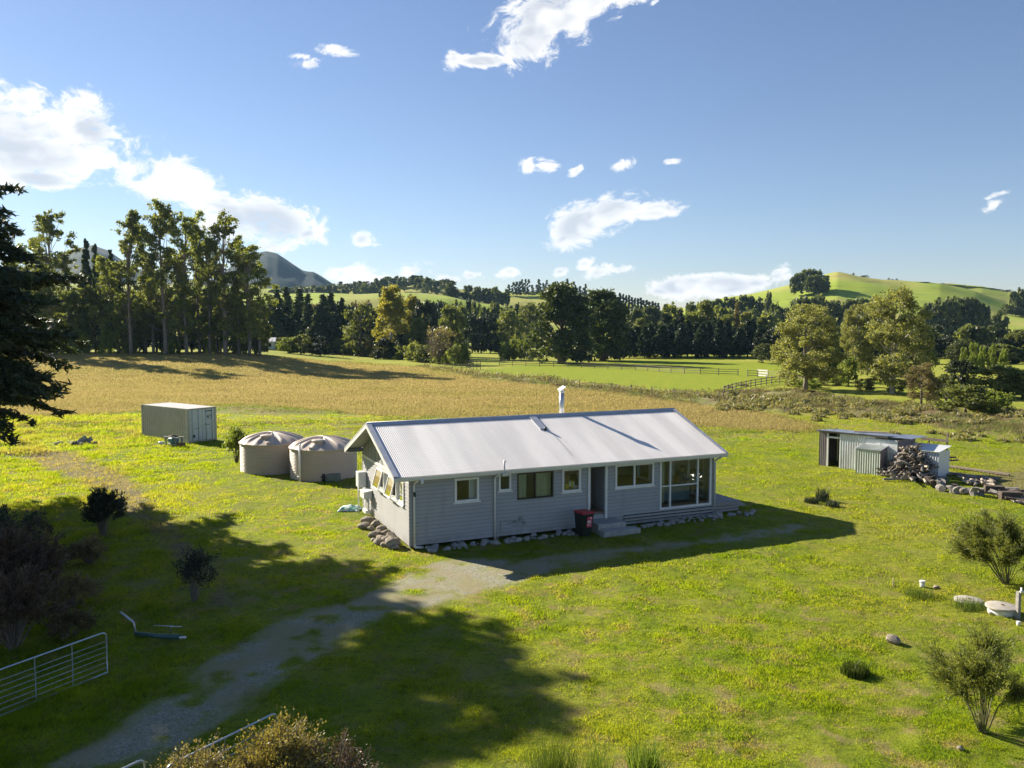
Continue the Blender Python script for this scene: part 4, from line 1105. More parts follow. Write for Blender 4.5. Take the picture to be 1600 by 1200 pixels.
# corner boards, base slats
for (u, v) in ((0, 0), (0, HW), (HL, 0), (HL, HW)):
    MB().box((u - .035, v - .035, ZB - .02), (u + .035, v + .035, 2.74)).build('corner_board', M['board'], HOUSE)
mb = MB()
for k in range(3):
    mb.box((9.5, -.075, .06 + k * .135), (HL - .04, -.045, .06 + k * .135 + .095))
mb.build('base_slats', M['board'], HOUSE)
MB().box((9.5, -.044, .0), (HL - .04, -.038, .46)).build('base_gap_shade', M['dark'], HOUSE)  # dark backing strip stands in for shade between the base slats
mb = MB()
for k in range(9):
    mb.box((.3 + k * 1.65, .1, -.15), (.45 + k * 1.65, .25, ZB)); mb.box((.3 + k * 1.65, HW - .3, -.15), (.45 + k * 1.65, HW - .15, ZB))
for k in range(5): mb.box((.08, .3 + k * 1.6, -.15), (.22, .45 + k * 1.6, ZB))
mb.build('piles', M['deck'], HOUSE)

# ---- windows: frame (> pane, sill)
def window(org, ax, out, a0, a1, z0, z1, mull=(), trans=(), fm='white', fw=.075, sill=True, depth=.1, trimw=.0, label=None, pane=True):
    ax = Vector(ax); out = Vector(out); o = Vector(org)
    Mx = Matrix(((ax.x, out.x, 0, o.x), (ax.y, out.y, 0, o.y), (0, 0, 1, o.z), (0, 0, 0, 1)))
    f = MB(); B = lambda a, b, c, d, y0, y1: f.box((a, y0, c), (b, y1, d), M=Mx)
    yo, yi = .05, -.1
    B(a0 - trimw, a0 + fw, z0, z1, yi, yo); B(a1 - fw, a1 + trimw, z0, z1, yi, yo)
    B(a0 + fw, a1 - fw, z0, z0 + fw, yi, yo - .003); B(a0 + fw, a1 - fw, z1 - fw, z1, yi, yo - .003)
    for m_ in mull: B(m_ - fw * .45, m_ + fw * .45, z0 + fw, z1 - fw, yi + .02, yo - .008)
    for (t, s, e) in trans: B(s, e, t - fw * .3, t + fw * .3, yi + .025, yo - .014)
    w = f.build('window', M[fm], HOUSE)
    if label: w['label'] = label
    if not pane: return w
    g = MB(); g.quad(*[Mx @ Vector(p) for p in ((a0 + fw * .5, -.02, z0 + fw * .5), (a1 - fw * .5, -.02, z0 + fw * .5), (a1 - fw * .5, -.02, z1 - fw * .5), (a0 + fw * .5, -.02, z1 - fw * .5))])
    g.build('pane', M['glass'], w)
    if sill:
        s = MB(); s.box((a0 - .06, -.02, z0 - .045), (a1 + .06, .085, z0 - .003), M=Mx); s.build('sill', M[fm], w)
    return w
FO = ((0, 0, 0), X, (0, -1, 0))
window(*FO, *FW[0], fw=.085)
window(*FO, *FW[1], fw=.07)
wb = window(*FO, *FW[2], mull=(5.3,), fm='bronze', fw=.05, sill=False, label='brown aluminium sliding window')
window(*FO, *FW[3], fw=.085)
window(*FO, *FW[5], mull=(10.02,), fw=.085)
window(*FO, *FW[6], mull=(11.86, 13.32), trans=((1.55, 11.36, 13.28),), fw=.085, sill=False, label='large full height picture window')
# curtains and blinds inside
def drape(u0, u1, z0, z1, v, mat, parent, amp=.03):
    n = max(8, int((u1 - u0) / .04)); V = []; F = []
    for i in range(n + 1):
        a = u0 + (u1 - u0) * i / n; yy = v + amp * math.sin(i * 1.3)
        V += [(a, yy, z0), (a, yy, z1)]
    for i in range(n): F.append((2*i, 2*i+2, 2*i+3, 2*i+1))
    return MB().add(V, F, True).build('curtain', M[mat], parent)
drape(2.5, 2.8, 1.6, 2.68, .2, 'white', HOUSE); drape(1.84, 1.95, 1.6, 2.68, .2, 'white', HOUSE)
drape(5.35, 6.1, 1.5, 2.66, .2, 'curtain', HOUSE); drape(4.52, 5.0, 1.5, 2.66, .2, 'curtain', HOUSE)
drape(11.34, 11.8, .75, 2.68, .3, 'curtain', HOUSE)
# laundry things on the sill of the small window
t = MB(); t.box((6.75, .14, 1.72), (6.95, .3, 2.0)); t.tube([(7.1, .22, 1.7), (7.1, .22, 2.1)], .08, 10); t.build('sill_clutter', surf('yellow_bottles', (.6, .42, .05), .5), HOUSE)
t = MB(); t.box((6.95, .16, 1.85), (7.2, .32, 2.06)); t.build('sill_clutter', M['white'], HOUSE)
# gable-end ribbon of windows: frames, two awning sashes pushed open
GO = ((0, 0, 0), Y, (-1, 0, 0))
for i, (a0, a1, z0, z1) in enumerate(GW):
    if i in (1, 3):
        w = window(*GO, a0, a1, z0, z1, fw=.05, sill=False, pane=False, label='gable window with its awning sash pushed open')
        Mx = Matrix.Translation((-.06, 0, z1 - .04)) @ Matrix.Rotation(R(16), 4, 'Y') @ Matrix.Translation((0, 0, -(z1 - .04)))
        s = MB()
        for (b0, b1, c0, c1) in ((a0 + .03, a0 + .09, z0 + .03, z1 - .03), (a1 - .09, a1 - .03, z0 + .03, z1 - .03), (a0 + .09, a1 - .09, z0 + .03, z0 + .09), (a0 + .09, a1 - .09, z1 - .09, z1 - .03)):
            s.box((-.02, b0, c0), (.02, b1, c1), M=Mx)
        sash = s.build('sash', M['white'], w)
        MB().quad(*[Mx @ Vector(q) for q in ((0, a0 + .07, z0 + .07), (0, a1 - .07, z0 + .07), (0, a1 - .07, z1 - .07), (0, a0 + .07, z1 - .07))]).build('pane', M['glass'], w)
    else:
        window(*GO, a0, a1, z0, z1, fw=.05, sill=False)
MB().box((-.10, .62, 1.50), (-.012, 4.78, 1.575)).build('window_sill', M['white'], HOUSE)
MB().box((-.07, .60, 1.58), (-.03, .695, 2.50)).build('window_trim', M['white'], HOUSE)
for (a, b, mt) in ((.74, 1.05, 'orange'), (1.1, 1.7, 'curtain'), (1.8, 2.6, 'curtain'), (3.0, 3.55, 'curtain'), (3.9, 4.6, 'curtain')):
    n = 14; V = []; F = []
    for i in range(n + 1):
        v = a + (b - a) * i / n; xx = .2 + .025 * math.sin(i * 1.4); V += [(xx, v, 1.5), (xx, v, 2.6)]
    for i in range(n): F.append((2*i, 2*i+2, 2*i+3, 2*i+1))
    MB().add(V, F, True).build('curtain', M[mt], HOUSE)
# glazed openings on the right end and back (seen through the big window)
for (org, ax, out, a0, a1, z0, z1) in (((HL, 0, 0), Y, (1, 0, 0), .55, 3.1, .72, 2.6), ((HL, 0, 0), Y, (1, 0, 0), 4.0, 6.2, .72, 2.5), ((0, HW, 0), X, (0, 1, 0), 9.2, 10.4, 1.5, 2.5), ((0, HW, 0), X, (0, 1, 0), 1.2, 2.6, 1.5, 2.5), ((0, HW, 0), X, (0, 1, 0), 5, 6.6, 1.5, 2.5)):
    window(org, ax, out, a0, a1, z0, z1, mull=((a0 + a1) / 2,), sill=False, fw=.07)

# ---- recessed porch with open door
mb = MB()
mb.quad((7.80, 0, .62), (7.80, .95, .62), (7.80, .95, 2.70), (7.80, 0, 2.70)); mb.quad((8.60, 0, .62), (8.60, 0, 2.70), (8.60, .95, 2.70), (8.60, .95, .62))
mb.quad((7.80, 0, 2.70), (8.60, 0, 2.70), (8.60, .95, 2.70), (7.80, .95, 2.70))
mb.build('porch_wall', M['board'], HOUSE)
MB().box((7.74, -.07, .60), (7.83, .03, 2.74)).build('door_jamb', M['white'], HOUSE)
MB().box((8.57, -.07, .38), (8.66, .03, 2.74)).build('door_jamb', M['white'], HOUSE)
MB().box((8.30, .86, .71), (8.38, .95, 2.69)).build('door_jamb', M['white'], HOUSE)
MB().box((7.78, -.05, .58), (8.62, .95, .625)).build('door_step', M['concrete'], HOUSE)
t = MB().box((7.82, 1.5, .7), (8.40, 2.1, 1.6)); t.build('washing_machine', M['white'], HOUSE)
MB().box((7.9, 1.55, 1.62), (8.2, 1.9, 2.0)).build('laundry_basket', M['black'], HOUSE)

# ---- roof
def corr(name, u0, u1, v0, z0, v1, z1, mat, parent, pitch=.0762, amp=.0105, sub=6, thick=.012):
    """corrugated sheet, waves across u, falling from (v1,z1) to (v0,z0)"""
    n = int((u1 - u0) / pitch * sub); us = np.linspace(u0, u1, n + 1)
    w = amp * np.cos(us / pitch * 2 * PI)
    sl = math.atan2(z1 - z0, abs(v1 - v0)); sg = 1 if v1 > v0 else -1
    nv = np.array([-math.sin(sl) * sg, math.cos(sl)])
    V = []
    for (v, z) in ((v0, z0), (v1, z1)):
        V.append(np.stack([us, v + nv[0] * w, z + nv[1] * w], 1))
    V = np.concatenate(V); i = np.arange(n)
    F = np.stack([i, i + 1, i + n + 2, i + n + 1], 1)
    if sg < 0: F = F[:, ::-1]
    o = mesh_obj(name, np_mesh(name, V, F, True), M[mat], parent)
    return o
uR0, uR1 = -OGL + .02, HL + OGR - .02
VF, VB, VM = -OE - .04, HW + OE + .04, HW / 2
r1 = corr('roof_sheet', uR0, uR1, VF, ZE, VM, ZR, 'roof', HOUSE); r1['label'] = 'white corrugated front roof slope'
corr('roof_sheet', uR0, uR1, VB, ZE, VM, ZR, 'roof', HOUSE)
s = (ZR - ZE) / (VM - VF)
rc = MB(); rc.cur = 0
for sg in (-1, 1):
    rc.quad((uR0 - .02, VM, ZR + .045), (uR1 + .02, VM, ZR + .045), (uR1 + .02, VM + sg * .2, ZR + .03 - .2 * s), (uR0 - .02, VM + sg * .2, ZR + .03 - .2 * s))
rc.tube([(uR0 - .02, VM, ZR + .045), (uR1 + .02, VM, ZR + .045)], .028, 8)
rc.build('ridge_cap', M['flash'], HOUSE)
# soffit lining, fascia, barge boards, gutters
so_ = MB()
for v0, v1 in ((VF + .05, .0), (HW, VB - .05)):
    so_.box((-OGL + .03, v0, 2.765), (HL + OGR - .03, v1, 2.785))
so_.build('soffit', M['trim'], HOUSE)
for u0, u1 in ((-OGL + .03, -.03), (HL + .03, HL + OGR - .03)):
    gs = MB()
    for sg in (-1, 1):
        va, vb = VM + sg * (VM - VF - .02), VM
        gs.quad((u0, va, ZE - .07), (u1, va, ZE - .07), (u1, vb, ZR - .07), (u0, vb, ZR - .07))
    gs.build('verge_lining', M['board'], HOUSE)
for u, sgn in ((-OGL, -1), (HL + OGR, 1)):
    for sg in (-1, 1):
        b = MB(); va = VM + sg * (VM - VF + .01)
        x0, x1 = sorted((u, u + sgn * .03))
        P4 = [(va, ZE - .19), (VM, ZR - .17), (VM, ZR + .035), (va, ZE + .03)]
        b.add([(x0, *p) for p in P4] + [(x1, *p) for p in P4], [(0,1,2,3), (7,6,5,4), (0,4,5,1), (1,5,6,2), (2,6,7,3), (3,7,4,0)])
        b.build('barge_board', M['white'], HOUSE)
        f = MB(); xi = u - sgn * .17
        f.quad((u + sgn * .035, va, ZE + .045), (u + sgn * .035, VM, ZR + .05), (xi, VM, ZR + .05), (xi, va, ZE + .045))
        f.quad((u + sgn * .035, va, ZE + .045), (u + sgn * .035, VM, ZR + .05), (u + sgn * .035, VM, ZR - .03), (u + sgn * .035, va, ZE - .03))
        f.build('barge_flashing', M['flash'], HOUSE)
for v, sg in ((VF, -1), (VB, 1)):
    a, b_ = sorted((v + .03 * -sg, v + .055 * -sg))
    MB().box((-OGL + .03, a, 2.72), (HL + OGR - .03, b_, 2.88)).build('fascia', M['trim'], HOUSE)
    g = MB(); prof = [(0, 0), (.0, -.09), (.03, -.11), (.10, -.11), (.115, -.02), (.125, 0)]
    pts = [(v - .03 * sg + sg * d, 2.885 + z) for d, z in prof]
    V = []
    for (y_, z_) in pts: V += [(-OGL + .0, y_, z_), (HL + OGR + .0, y_, z_)]
    F = [(2*i, 2*i+1, 2*i+3, 2*i+2) for i in range(len(pts) - 1)]
    g.add(V, F); g.add([(-OGL, y_, z_) for y_, z_ in pts], [tuple(range(len(pts)))]); g.add([(HL + OGR, y_, z_) for y_, z_ in pts], [tuple(range(len(pts)))])
    go = g.build('gutter', M['trim'], HOUSE); md = go.modifiers.new('thickness', 'SOLIDIFY'); md.thickness = .004
# downpipes
def downpipe(u, zb=.08):
    return MB().tube([(u, VF - .02, 2.80), (u, VF - .02, 2.72), (u, -.10, 2.55), (u, -.075, 2.45), (u, -.075, zb)], .042, 10).build('downpipe', M['white'], HOUSE)
dp = downpipe(.16)
MB().tube([(.16, -.075, .2), (.2, -.09, .08), (.5, -.12, .05)], .045, 10).build('downpipe_shoe', M['white'], dp)
downpipe(3.5, .02)
downpipe(HL + .06, .4)
# vent pipe on the eave, flue with tilted cowl, roof flashing strip
MB().tube([(3.72, VF - .05, 2.78), (3.72, VF - .05, 3.28)], .035, 8).tube([(3.72, VF - .05, 3.22), (3.76, VF - .07, 3.28)], .045, 8).box((3.6, VF - .14, 2.66), (3.86, VF - .0, 2.80)).build('vent_pipe', M['flash'], HOUSE)
FU, FV = 8.78, VM + .75
zf = ZR - .75 * s
fl = MB().tube([(FU, FV, zf - .1), (FU, FV, ZR + 1.0)], .115, 18); fl.tube([(FU, FV, ZR + .97), (FU, FV, ZR + 1.03)], .135, 18); fl.tube([(FU, FV, zf), (FU, FV, zf + .12)], [.22, .12], 16)
flue = fl.build('flue', M['galv'], HOUSE)
ck = MB(); ck.box((-.17, -.17, -.015), (.17, .17, .015), M=Matrix.Translation((FU + .0, FV, ZR + 1.15)) @ Matrix.Rotation(R(-32), 4, 'Y') @ Matrix.Rotation(R(8), 4, 'X'))
for a in (-.08, .08): ck.bar((FU + a, FV, ZR + 1.0), (FU + a, FV, ZR + 1.15 + a * .6), .015, .015)
ck.build('cowl', M['white'], flue)
def onroof(u, v, up=.02): return (u, v, ZR - (VM - v) * s + up)
st = MB()
nn_ = Vector((0, -s, 1)).normalized()
a0, a1 = Vector(onroof(6.86, VM - .15, .03)), Vector(onroof(6.86, VM - 1.25, .03))
st.bar(a0, a1, .32, .03, nn_); st.build('roof_flashing', M['flash'], HOUSE)
t = MB().tube([onroof(6.92, VM - 1.32, .0), onroof(6.92, VM - 1.32, .14)], .06, 10); t.build('roof_vent', M['black'], HOUSE)
t = MB().tube([onroof(7.12, VM - .3, .0), onroof(7.12, VM - .3, .85)], .006, 5); t.build('wire_mast', M['black'], HOUSE)
sc = MB()
for k in range(16): 
    q = onroof(7.1 + .0 * k, VM - 1.5 - k * .13, .01); sc.box((q[0] - .012, q[1] - .012, q[2] - .01), (q[0] + .012, q[1] + .012, q[2] + .012))
sc.build('roof_screws', M['black'], HOUSE)
# hatch, wall patch, camera
MB().box((.15, -.05, .6), (.40, -.030, 1.0)).build('access_hatch', M['board'], HOUSE)
mb = MB(); mb.box((3.74, -.042, .28), (3.78, -.030, .78))
for (a, b, c, d) in ((4.1, 4.75, .62, .67), (4.25, 4.45, .66, .72), (4.55, 4.7, .7, .86), (3.9, 4.2, .72, .76), (4.3, 4.85, .48, .52), (4.72, 4.86, .55, .66)):
    mb.box((a, -.042, c), (b, -.030, d))
mb.build('bare_patch', surf('scuffed_paint', (.24, .24, .24), .8, var=.4, scale=14), HOUSE)
t = MB().tube([(.16, -.12, 2.22), (.16, -.16, 2.10)], .05, 10); t.tube([(.16, -.16, 2.10), (.16, -.17, 2.06)], .045, 10); t.build('security_camera', M['black'], HOUSE)
MB().tube([(.34, VF - .08, 2.62), (.34, VF - .08, 2.78)], .055, 10).build('flood_lamp', M['white'], HOUSE)
# meter boxes on the gable end
mt = MB().box((-.42, 6.55, 1.25), (-.05, 7.05, 1.95)); mt.build('meter_box', M['meter'], HOUSE, bevel=.02)
MB().tube([(-.36, 6.8, -.05), (-.36, 6.8, 1.25)], .03, 8).build('conduit', M['white'], HOUSE)
mt = MB().box((-.42, 5.55, .92), (-.05, 6.25, 1.22)); mt.add([(-.46, 5.5, 1.225), (-.03, 5.5, 1.28), (-.03, 6.3, 1.28), (-.46, 6.3, 1.225)], [(0, 1, 2, 3)]); mt.build('meter_box', M['meter'], HOUSE)
mb = MB()
for v in (5.65, 5.85, 6.05): mb.tube([(-.2, v, .92), (-.2, v, .3)], .045, 8)
mb.box((-.34, 5.6, .25), (-.08, 6.2, .38)); mb.tube([(-.2, 6.18, .3), (-.2, 6.18, .92)], .02, 6); mb.build('filter_pipes', M['white'], HOUSE)

# ---- deck on the right end
dk = MB()
for k in range(13):
    u0 = HL + .06 + k * .125; dk.box((u0, .15, .50), (u0 + .115, HW - .6, .535))
deck = dk.build('deck', M['deck'], HOUSE)
fr = MB()
for k in range(3): fr.box((HL + .05, .10, .10 + k * .135), (HL + 1.55, .135, .10 + k * .135 + .11))
fr.box((HL + 1.52, .15, .36), (HL + 1.62, HW - .6, .497)); fr.box((HL + .02, .07, .42), (HL + 1.66, .098, .52)); fr.build('deck_skirt', M['deck'], deck)
MB().box((HL + 1.66, .5, .18), (HL + 2.3, 3.0, .24)).build('deck_step', M['deck'], deck)
mb = MB()
for k in range(4): mb.box((HL + 1.4, .4 + k * 1.9, -.1), (HL + 1.5, .5 + k * 1.9, .42))
mb.build('deck_posts', M['deck'], deck)
# ================================================================== things in the yard
def at_house(name, u, v, label, cat, z=0): return empty(name, hloc(u, v, z), HYAW, label, cat)

# concrete steps at the door
st = at_house('concrete_steps', 0, 0, 'two wide concrete steps below the open front door', 'steps')
MB().box((7.72, -.95, -.05), (9.05, -.045, .42)).build('upper_step', M['concrete'], st, bevel=.012)
MB().box((7.72, -1.45, -.05), (9.45, -.955, .22)).build('lower_step', M['concrete'], st, bevel=.012)

# wheelie bin
M['binred'] = surf('red_bin_lid', (.42, .025, .035), .4, var=.12)
M['sticker'] = surf('pink_sticker', (.60, .07, .13), .5, var=.06)
M['label_white'] = surf('sticker_white', (.75, .74, .72), .5)
M['binbody'] = surf('dark_green_bin', (.012, .018, .014), .45, var=.2)
wb_ = empty('wheelie_bin', (*P(912, 838)[:2], 0), HYAW + .12, 'dark wheelie bin with red lid and pink sticker beside the concrete steps', 'bin')
def taper(mb, x0, x1, y0, y1, z0, X0, X1, Y0, Y1, z1):
    return mb.add([(x0,y0,z0),(x1,y0,z0),(x1,y1,z0),(x0,y1,z0),(X0,Y0,z1),(X1,Y0,z1),(X1,Y1,z1),(X0,Y1,z1)], [(0,3,2,1),(4,5,6,7),(0,1,5,4),(1,2,6,5),(2,3,7,6),(3,0,4,7)])
b = MB(); taper(b, -.21, .21, -.20, .24, .06, -.275, .275, -.33, .30, .98); b.box((-.29, -.35, .93), (.29, .31, .985)); b.build('body', M['binbody'], wb_, bevel=.015)
b = MB(); taper(b, -.30, .30, -.37, .33, .99, -.27, .27, -.32, .30, 1.055); b.tube([(-.24, .36, 1.0), (.24, .36, 1.0)], .02, 8); b.build('lid', M['binred'], wb_, bevel=.012)
for sx in (-1, 1):
    b = MB(); b.tube([(sx * .24, .27, .11), (sx * .30, .27, .11)], .11, 16); b.build('wheel', M['black'], wb_)
def onfront(x0, x1, z0, z1, d=.004):
    f = lambda z: -.20 - .13 * (z - .06) / .92 - d
    return [(x0, f(z0), z0), (x1, f(z0), z0), (x1, f(z1), z1), (x0, f(z1), z1)]
b = MB().quad(*onfront(-.04, .20, .42, .86)); sk = b.build('sticker', M['sticker'], wb_)
b = MB()
for (x0, x1, z0, z1) in ((-.02, .14, .64, .70), (-.02, .18, .60, .62), (.10, .17, .77, .83), (-.02, .16, .545, .56), (-.02, .14, .50, .515)): b.quad(*onfront(x0, x1, z0, z1, .007))
b.build('sticker_print', M['label_white'], sk)
b = MB().quad(*[(-.2415 - .02 * (z - .5), y, z) for (y, z) in ((-.02, .62), (-.14, .62), (-.14, .80), (-.02, .80))]); b.build('label_plate', M['label_white'], wb_)

# rocks
def rock_mesh(seed, sub=2):
    bm = bmesh.new(); bmesh.ops.create_icosphere(bm, subdivisions=sub, radius=.5)
    r_ = random.Random(seed); ds = [(Vector((r_.gauss(0, 1), r_.gauss(0, 1), r_.gauss(0, 1))).normalized(), r_.uniform(.3, .46)) for _ in range(9)]
    for v in bm.verts:
        for d, k in ds:
            t = v.co.dot(d)
            if t > k: v.co -= d * (t - k) * .8
        v.co *= 1 + r_.uniform(-.03, .03)
    me = bpy.data.meshes.new('rock'); bm.to_mesh(me); bm.free()
    me.polygons.foreach_set('use_smooth', [False] * len(me.polygons)); return me
M['rock'] = surf('river_boulder', (.27, .23, .18), .9, var=.3, scale=3, dirt=(.12, .11, .07, 1), dirt_amt=.5, bump=.5, bscale=14)
M['rockg'] = surf('grey_river_stone', (.30, .29, .27), .9, var=.3, scale=4, dirt=(.14, .14, .11, 1), dirt_amt=.4, bump=.4, bscale=18)
ROCKS = [rock_mesh(i) for i in range(7)]
for me in ROCKS: me.materials.append(M['rock'])
ROCKG = [m.copy() for m in ROCKS]
for me in ROCKG: me.materials.clear(); me.materials.append(M['rockg'])
def rock(x, y, s, label, group=None, grey=False, i=None, sz=.7, z=None, name='rock'):
    me = (ROCKG if grey else ROCKS)[rnd.randrange(7) if i is None else i]
    o = bpy.data.objects.new(name, me); COL.objects.link(o)
    o.location = (x, y, (gz(x, y) if z is None else z) + s * sz * .32); o.scale = (s * rnd.uniform(.9, 1.25), s, s * sz)
    o.rotation_euler = (rnd.uniform(-.2, .2), rnd.uniform(-.2, .2), rnd.uniform(0, 6.28))
    return tag(o, label, 'rock', group)
BL = 'brown boulder in the heap against the sunlit gable wall'
for (px, py, s) in [(574, 818, .62), (569, 826, .56), (587, 823, .55), (596, 829, .45), (589, 835, .5), (602, 835, .5), (583, 838, .45), (610, 840, .5), (597, 845, .5), (604, 848, .6), (590, 850, .48), (614, 852, .62), (602, 853, .4), (593, 842, .4), (619, 848, .35), (580, 829, .4), (608, 832, .35), (612, 843, .4), (617, 858, .35), (584, 845, .35)]:
    p = P(px, py); rock(p.x, p.y, s * .9, BL, 'boulders against the gable wall')
rock(*P(613, 855)[:2], .75, 'largest pale boulder at the near end of the boulder heap', i=2)
for k in range(70):
    u = .6 + 6.4 * rnd.random(); v = -.15 - .55 * rnd.random(); p = hloc(u, v)
    rock(p.x, p.y, rnd.uniform(.12, .34), 'grey stone in the row along the base of the front wall', 'stones along the front wall', True)
for k in range(64):
    u = 9.7 + 6.6 * rnd.random(); v = -.2 - .65 * rnd.random(); p = hloc(u, v)
    rock(p.x, p.y, rnd.uniform(.10, .30), 'grey stone scattered below the big window and the deck', 'stones below the deck end', True)
p = hloc(14.3, -.25); rock(p.x, p.y, .5, 'largest grey stone at the corner under the deck', None, True)
p = hloc(7.25, -.35); rock(p.x, p.y, .42, 'pale whitish stone left of the wheelie bin', None, True)
p = P(1395, 1005); rock(p.x, p.y, .36, 'single brown rock lying on the open lawn', i=3)
for (px, py, s, l) in [(1463, 918, .2, 'small dark rock lying right of the white pipe cap'), (1500, 1172, .14, 'small stone in the lawn near the bottom right broom shrub'), (1548, 961, .16, 'flat pale stone in front of the round concrete lids')]:
    p = P(px, py); rock(p.x, p.y, s, l)

# tarpaulin bundle
def bundle(px, py, w, h, label, mats, seed, name='tarpaulin'):
    rng = np.random.default_rng(seed); p = P(px, py); n = 26
    xs, ys = np.meshgrid(np.linspace(-1, 1, n), np.linspace(-1, 1, n)); x = xs.ravel(); y = ys.ravel()
    z = h * (1 - np.maximum(abs(x), abs(y)) ** 2.5) * (.35 + 1.1 * fbm(x + 9, y + seed, .5, seed, 4)) + .02
    V = np.stack([x * w / 2 * (1 + .3 * (vn(x, y, .6, seed) - .5)), y * w / 2 * (1 + .3 * (vn(x, y, .5, seed + 3) - .5)), z], 1)
    i = np.arange(n * n).reshape(n, n); F = np.stack([i[:-1, :-1], i[:-1, 1:], i[1:, 1:], i[1:, :-1]], -1).reshape(-1, 4)
    o = mesh_obj(name, np_mesh(name, V, F, False), M[mats]); o.location = (p.x, p.y, gz(p.x, p.y)); return tag(o, label, 'tarpaulin')
def tarp_mat():
    m, nt = new_mat('green_white_tarp'); tc = nt.n('ShaderNodeTexCoord').outputs['Object']
    c = nt.mix(nt.ramp(nt.noise(5, tc, 3), .46, .54), (.70, .74, .70, 1), (.22, .48, .36, 1))
    b = nt.n('ShaderNodeBsdfPrincipled'); nt.set(b.inputs['Base Color'], c); b.inputs['Roughness'].default_value = .4; finish(nt, b); return m
M['tarp'] = tarp_mat()
bundle(547, 797, .95, .22, 'crumpled green and white tarpaulin on the grass beside the gable wall', 'tarp', 3)

# ------------------------------------------------------------------ shipping container
M['cont'] = surf('container_tan_paint', (.47, .43, .32), .5, var=.08, scale=1.5, dirt=(.25, .20, .13, 1), dirt_amt=.3)
M['contdoor'] = surf('container_door_paint', (.58, .60, .55), .5, var=.06, scale=2, dirt=(.28, .25, .2, 1), dirt_amt=.2)
M['controof'] = surf('container_roof_paint', (.66, .62, .57), .5, var=.06, scale=2)
M['ink'] = surf('black_lettering', (.04, .045, .05), .6)
th = R(35.8); cp = Vector((-23.6, 60.4, 0)); cz = gz(-26, 62.5) - .02
CON = empty('shipping_container', (cp.x, cp.y, cz), PI - th, 'tan twenty foot shipping container standing on the grass with its doors shut', 'container')
CL, CWd, CHt = 6.06, 2.44, 2.5       # local: x along the long side, y negative = depth (doors at x=0)
# local frame: +x -> (-cos th, sin th); depth dir (sin th, cos th) = -y
def csheet(p, q, z0, z1, out, name):
    """trapezoidal corrugation between two plan points"""
    p = Vector(p); q = Vector(q); L = (q - p).length; d = (q - p) / L; o = Vector(out); n = int(L / .28); V = []; F = []
    prof = [(0, 0), (.35, 0), (.5, -.036), (.85, -.036)]
    pts = []
    for i in range(n):
        for a, b in prof: pts.append(p + d * (L * (i + a) / n) + o * b)
    pts.append(q)
    for c in pts: V += [(c.x, c.y, z0), (c.x, c.y, z1)]
    for i in range(len(pts) - 1): F.append((2*i, 2*i+2, 2*i+3, 2*i+1))
    return MB().add(V, F).build(name, M['cont'], CON)
csheet((.16, -.02), (CL - .16, -.02), .14, CHt - .08, (0, 1), 'side_wall')
csheet((.16, -CWd + .02), (CL - .16, -CWd + .02), .14, CHt - .08, (0, -1), 'side_wall')
csheet((CL - .02, -.12), (CL - .02, -CWd + .12), .14, CHt - .08, (1, 0), 'end_wall')
fr = MB()
for x in (0, CL - .16):
    for y in (-.16, -CWd): fr.box((x, y, 0), (x + .16, y + .16, CHt))
for y in (-.13, -CWd + .01): fr.box((.16, y, .01), (CL - .16, y + .12, .14)); fr.box((.16, y + .03, CHt - .09), (CL - .16, y + .10, CHt - .005))
fr.box((.01, -CWd + .16, CHt - .1), (.12, -.16, CHt - .003)); fr.box((.01, -CWd + .16, .01), (.12, -.16, .13)); fr.box((CL - .12, -CWd + .16, CHt - .1), (CL - .01, -.16, CHt - .003))
fr.build('frame', M['cont'], CON)
rf = MB(); n = 22
V = []; F = []
for i in range(n * 2 + 1): V += [(.1 + (CL - .2) * i / (2 * n), -.06, CHt - .012 + .012 * (i % 2)), (.1 + (CL - .2) * i / (2 * n), -CWd + .06, CHt - .012 + .012 * (i % 2))]
for i in range(2 * n): F.append((2*i, 2*i+1, 2*i+3, 2*i+2))
rf.add(V, F); rf.build('roof', M['controof'], CON)
for k, (y0, y1) in enumerate(((-.17, -CWd / 2 + .01), (-CWd / 2 - .01, -CWd + .17))):
    ya, yb = min(y0, y1), max(y0, y1)
    d = MB(); d.box((.02, ya, .14), (.06, yb, CHt - .11))
    for j in range(4):
        z0 = .22 + j * .56; d.box((.008, ya + .07, z0), (.0195, yb - .07, z0 + .46))
    dr = d.build('door', M['contdoor'], CON)
    for f in (.22, .70):
        y = ya + (yb - ya) * (f if k else 1 - f); lb = MB().tube([(-.03, y, .10), (-.03, y, CHt - .06)], .02, 8)
        for z in (.2, .8, 1.7, 2.3): lb.box((-.045, y - .05, z), (.007, y + .05, z + .06))
        lb.box((-.055, y - .28, 1.0), (-.035, y, 1.04)); lb.build('lock_rod', M['galv'], dr)
    ink = MB()
    rs = [(.25, .30, .55, .62)] if k == 0 else []
    def bx(f0, f1, z0, z1): ink.box((.001, ya + (yb - ya) * f0, z0), (.0075, ya + (yb - ya) * f1, z1))
    if k == 1:   # lettering blocks: thin broken strokes
        for j in range(9): bx(.22 + j * .062, .22 + j * .062 + .042, 2.18, 2.27)
        for (f0, f1, z0, z1) in ((.24, .28, 1.68, 1.92), (.24, .42, 1.90, 1.94), (.52, .60, 1.72, 1.90), (.24, .40, 1.66, 1.69), (.46, .49, 1.70, 1.90)): bx(f0, f1, z0, z1)
        for j in range(6): bx(.40 + j * .06, .40 + j * .06 + .04, 1.20, 1.25)
        bx(.68, .76, 1.15, 1.33)
    else:
        bx(.58, .76, .34, .56)
        for j in range(5): bx(.30 + j * .1, .30 + j * .1 + .07, .98, 1.02)
    ink.build('lettering', M['ink'], dr)
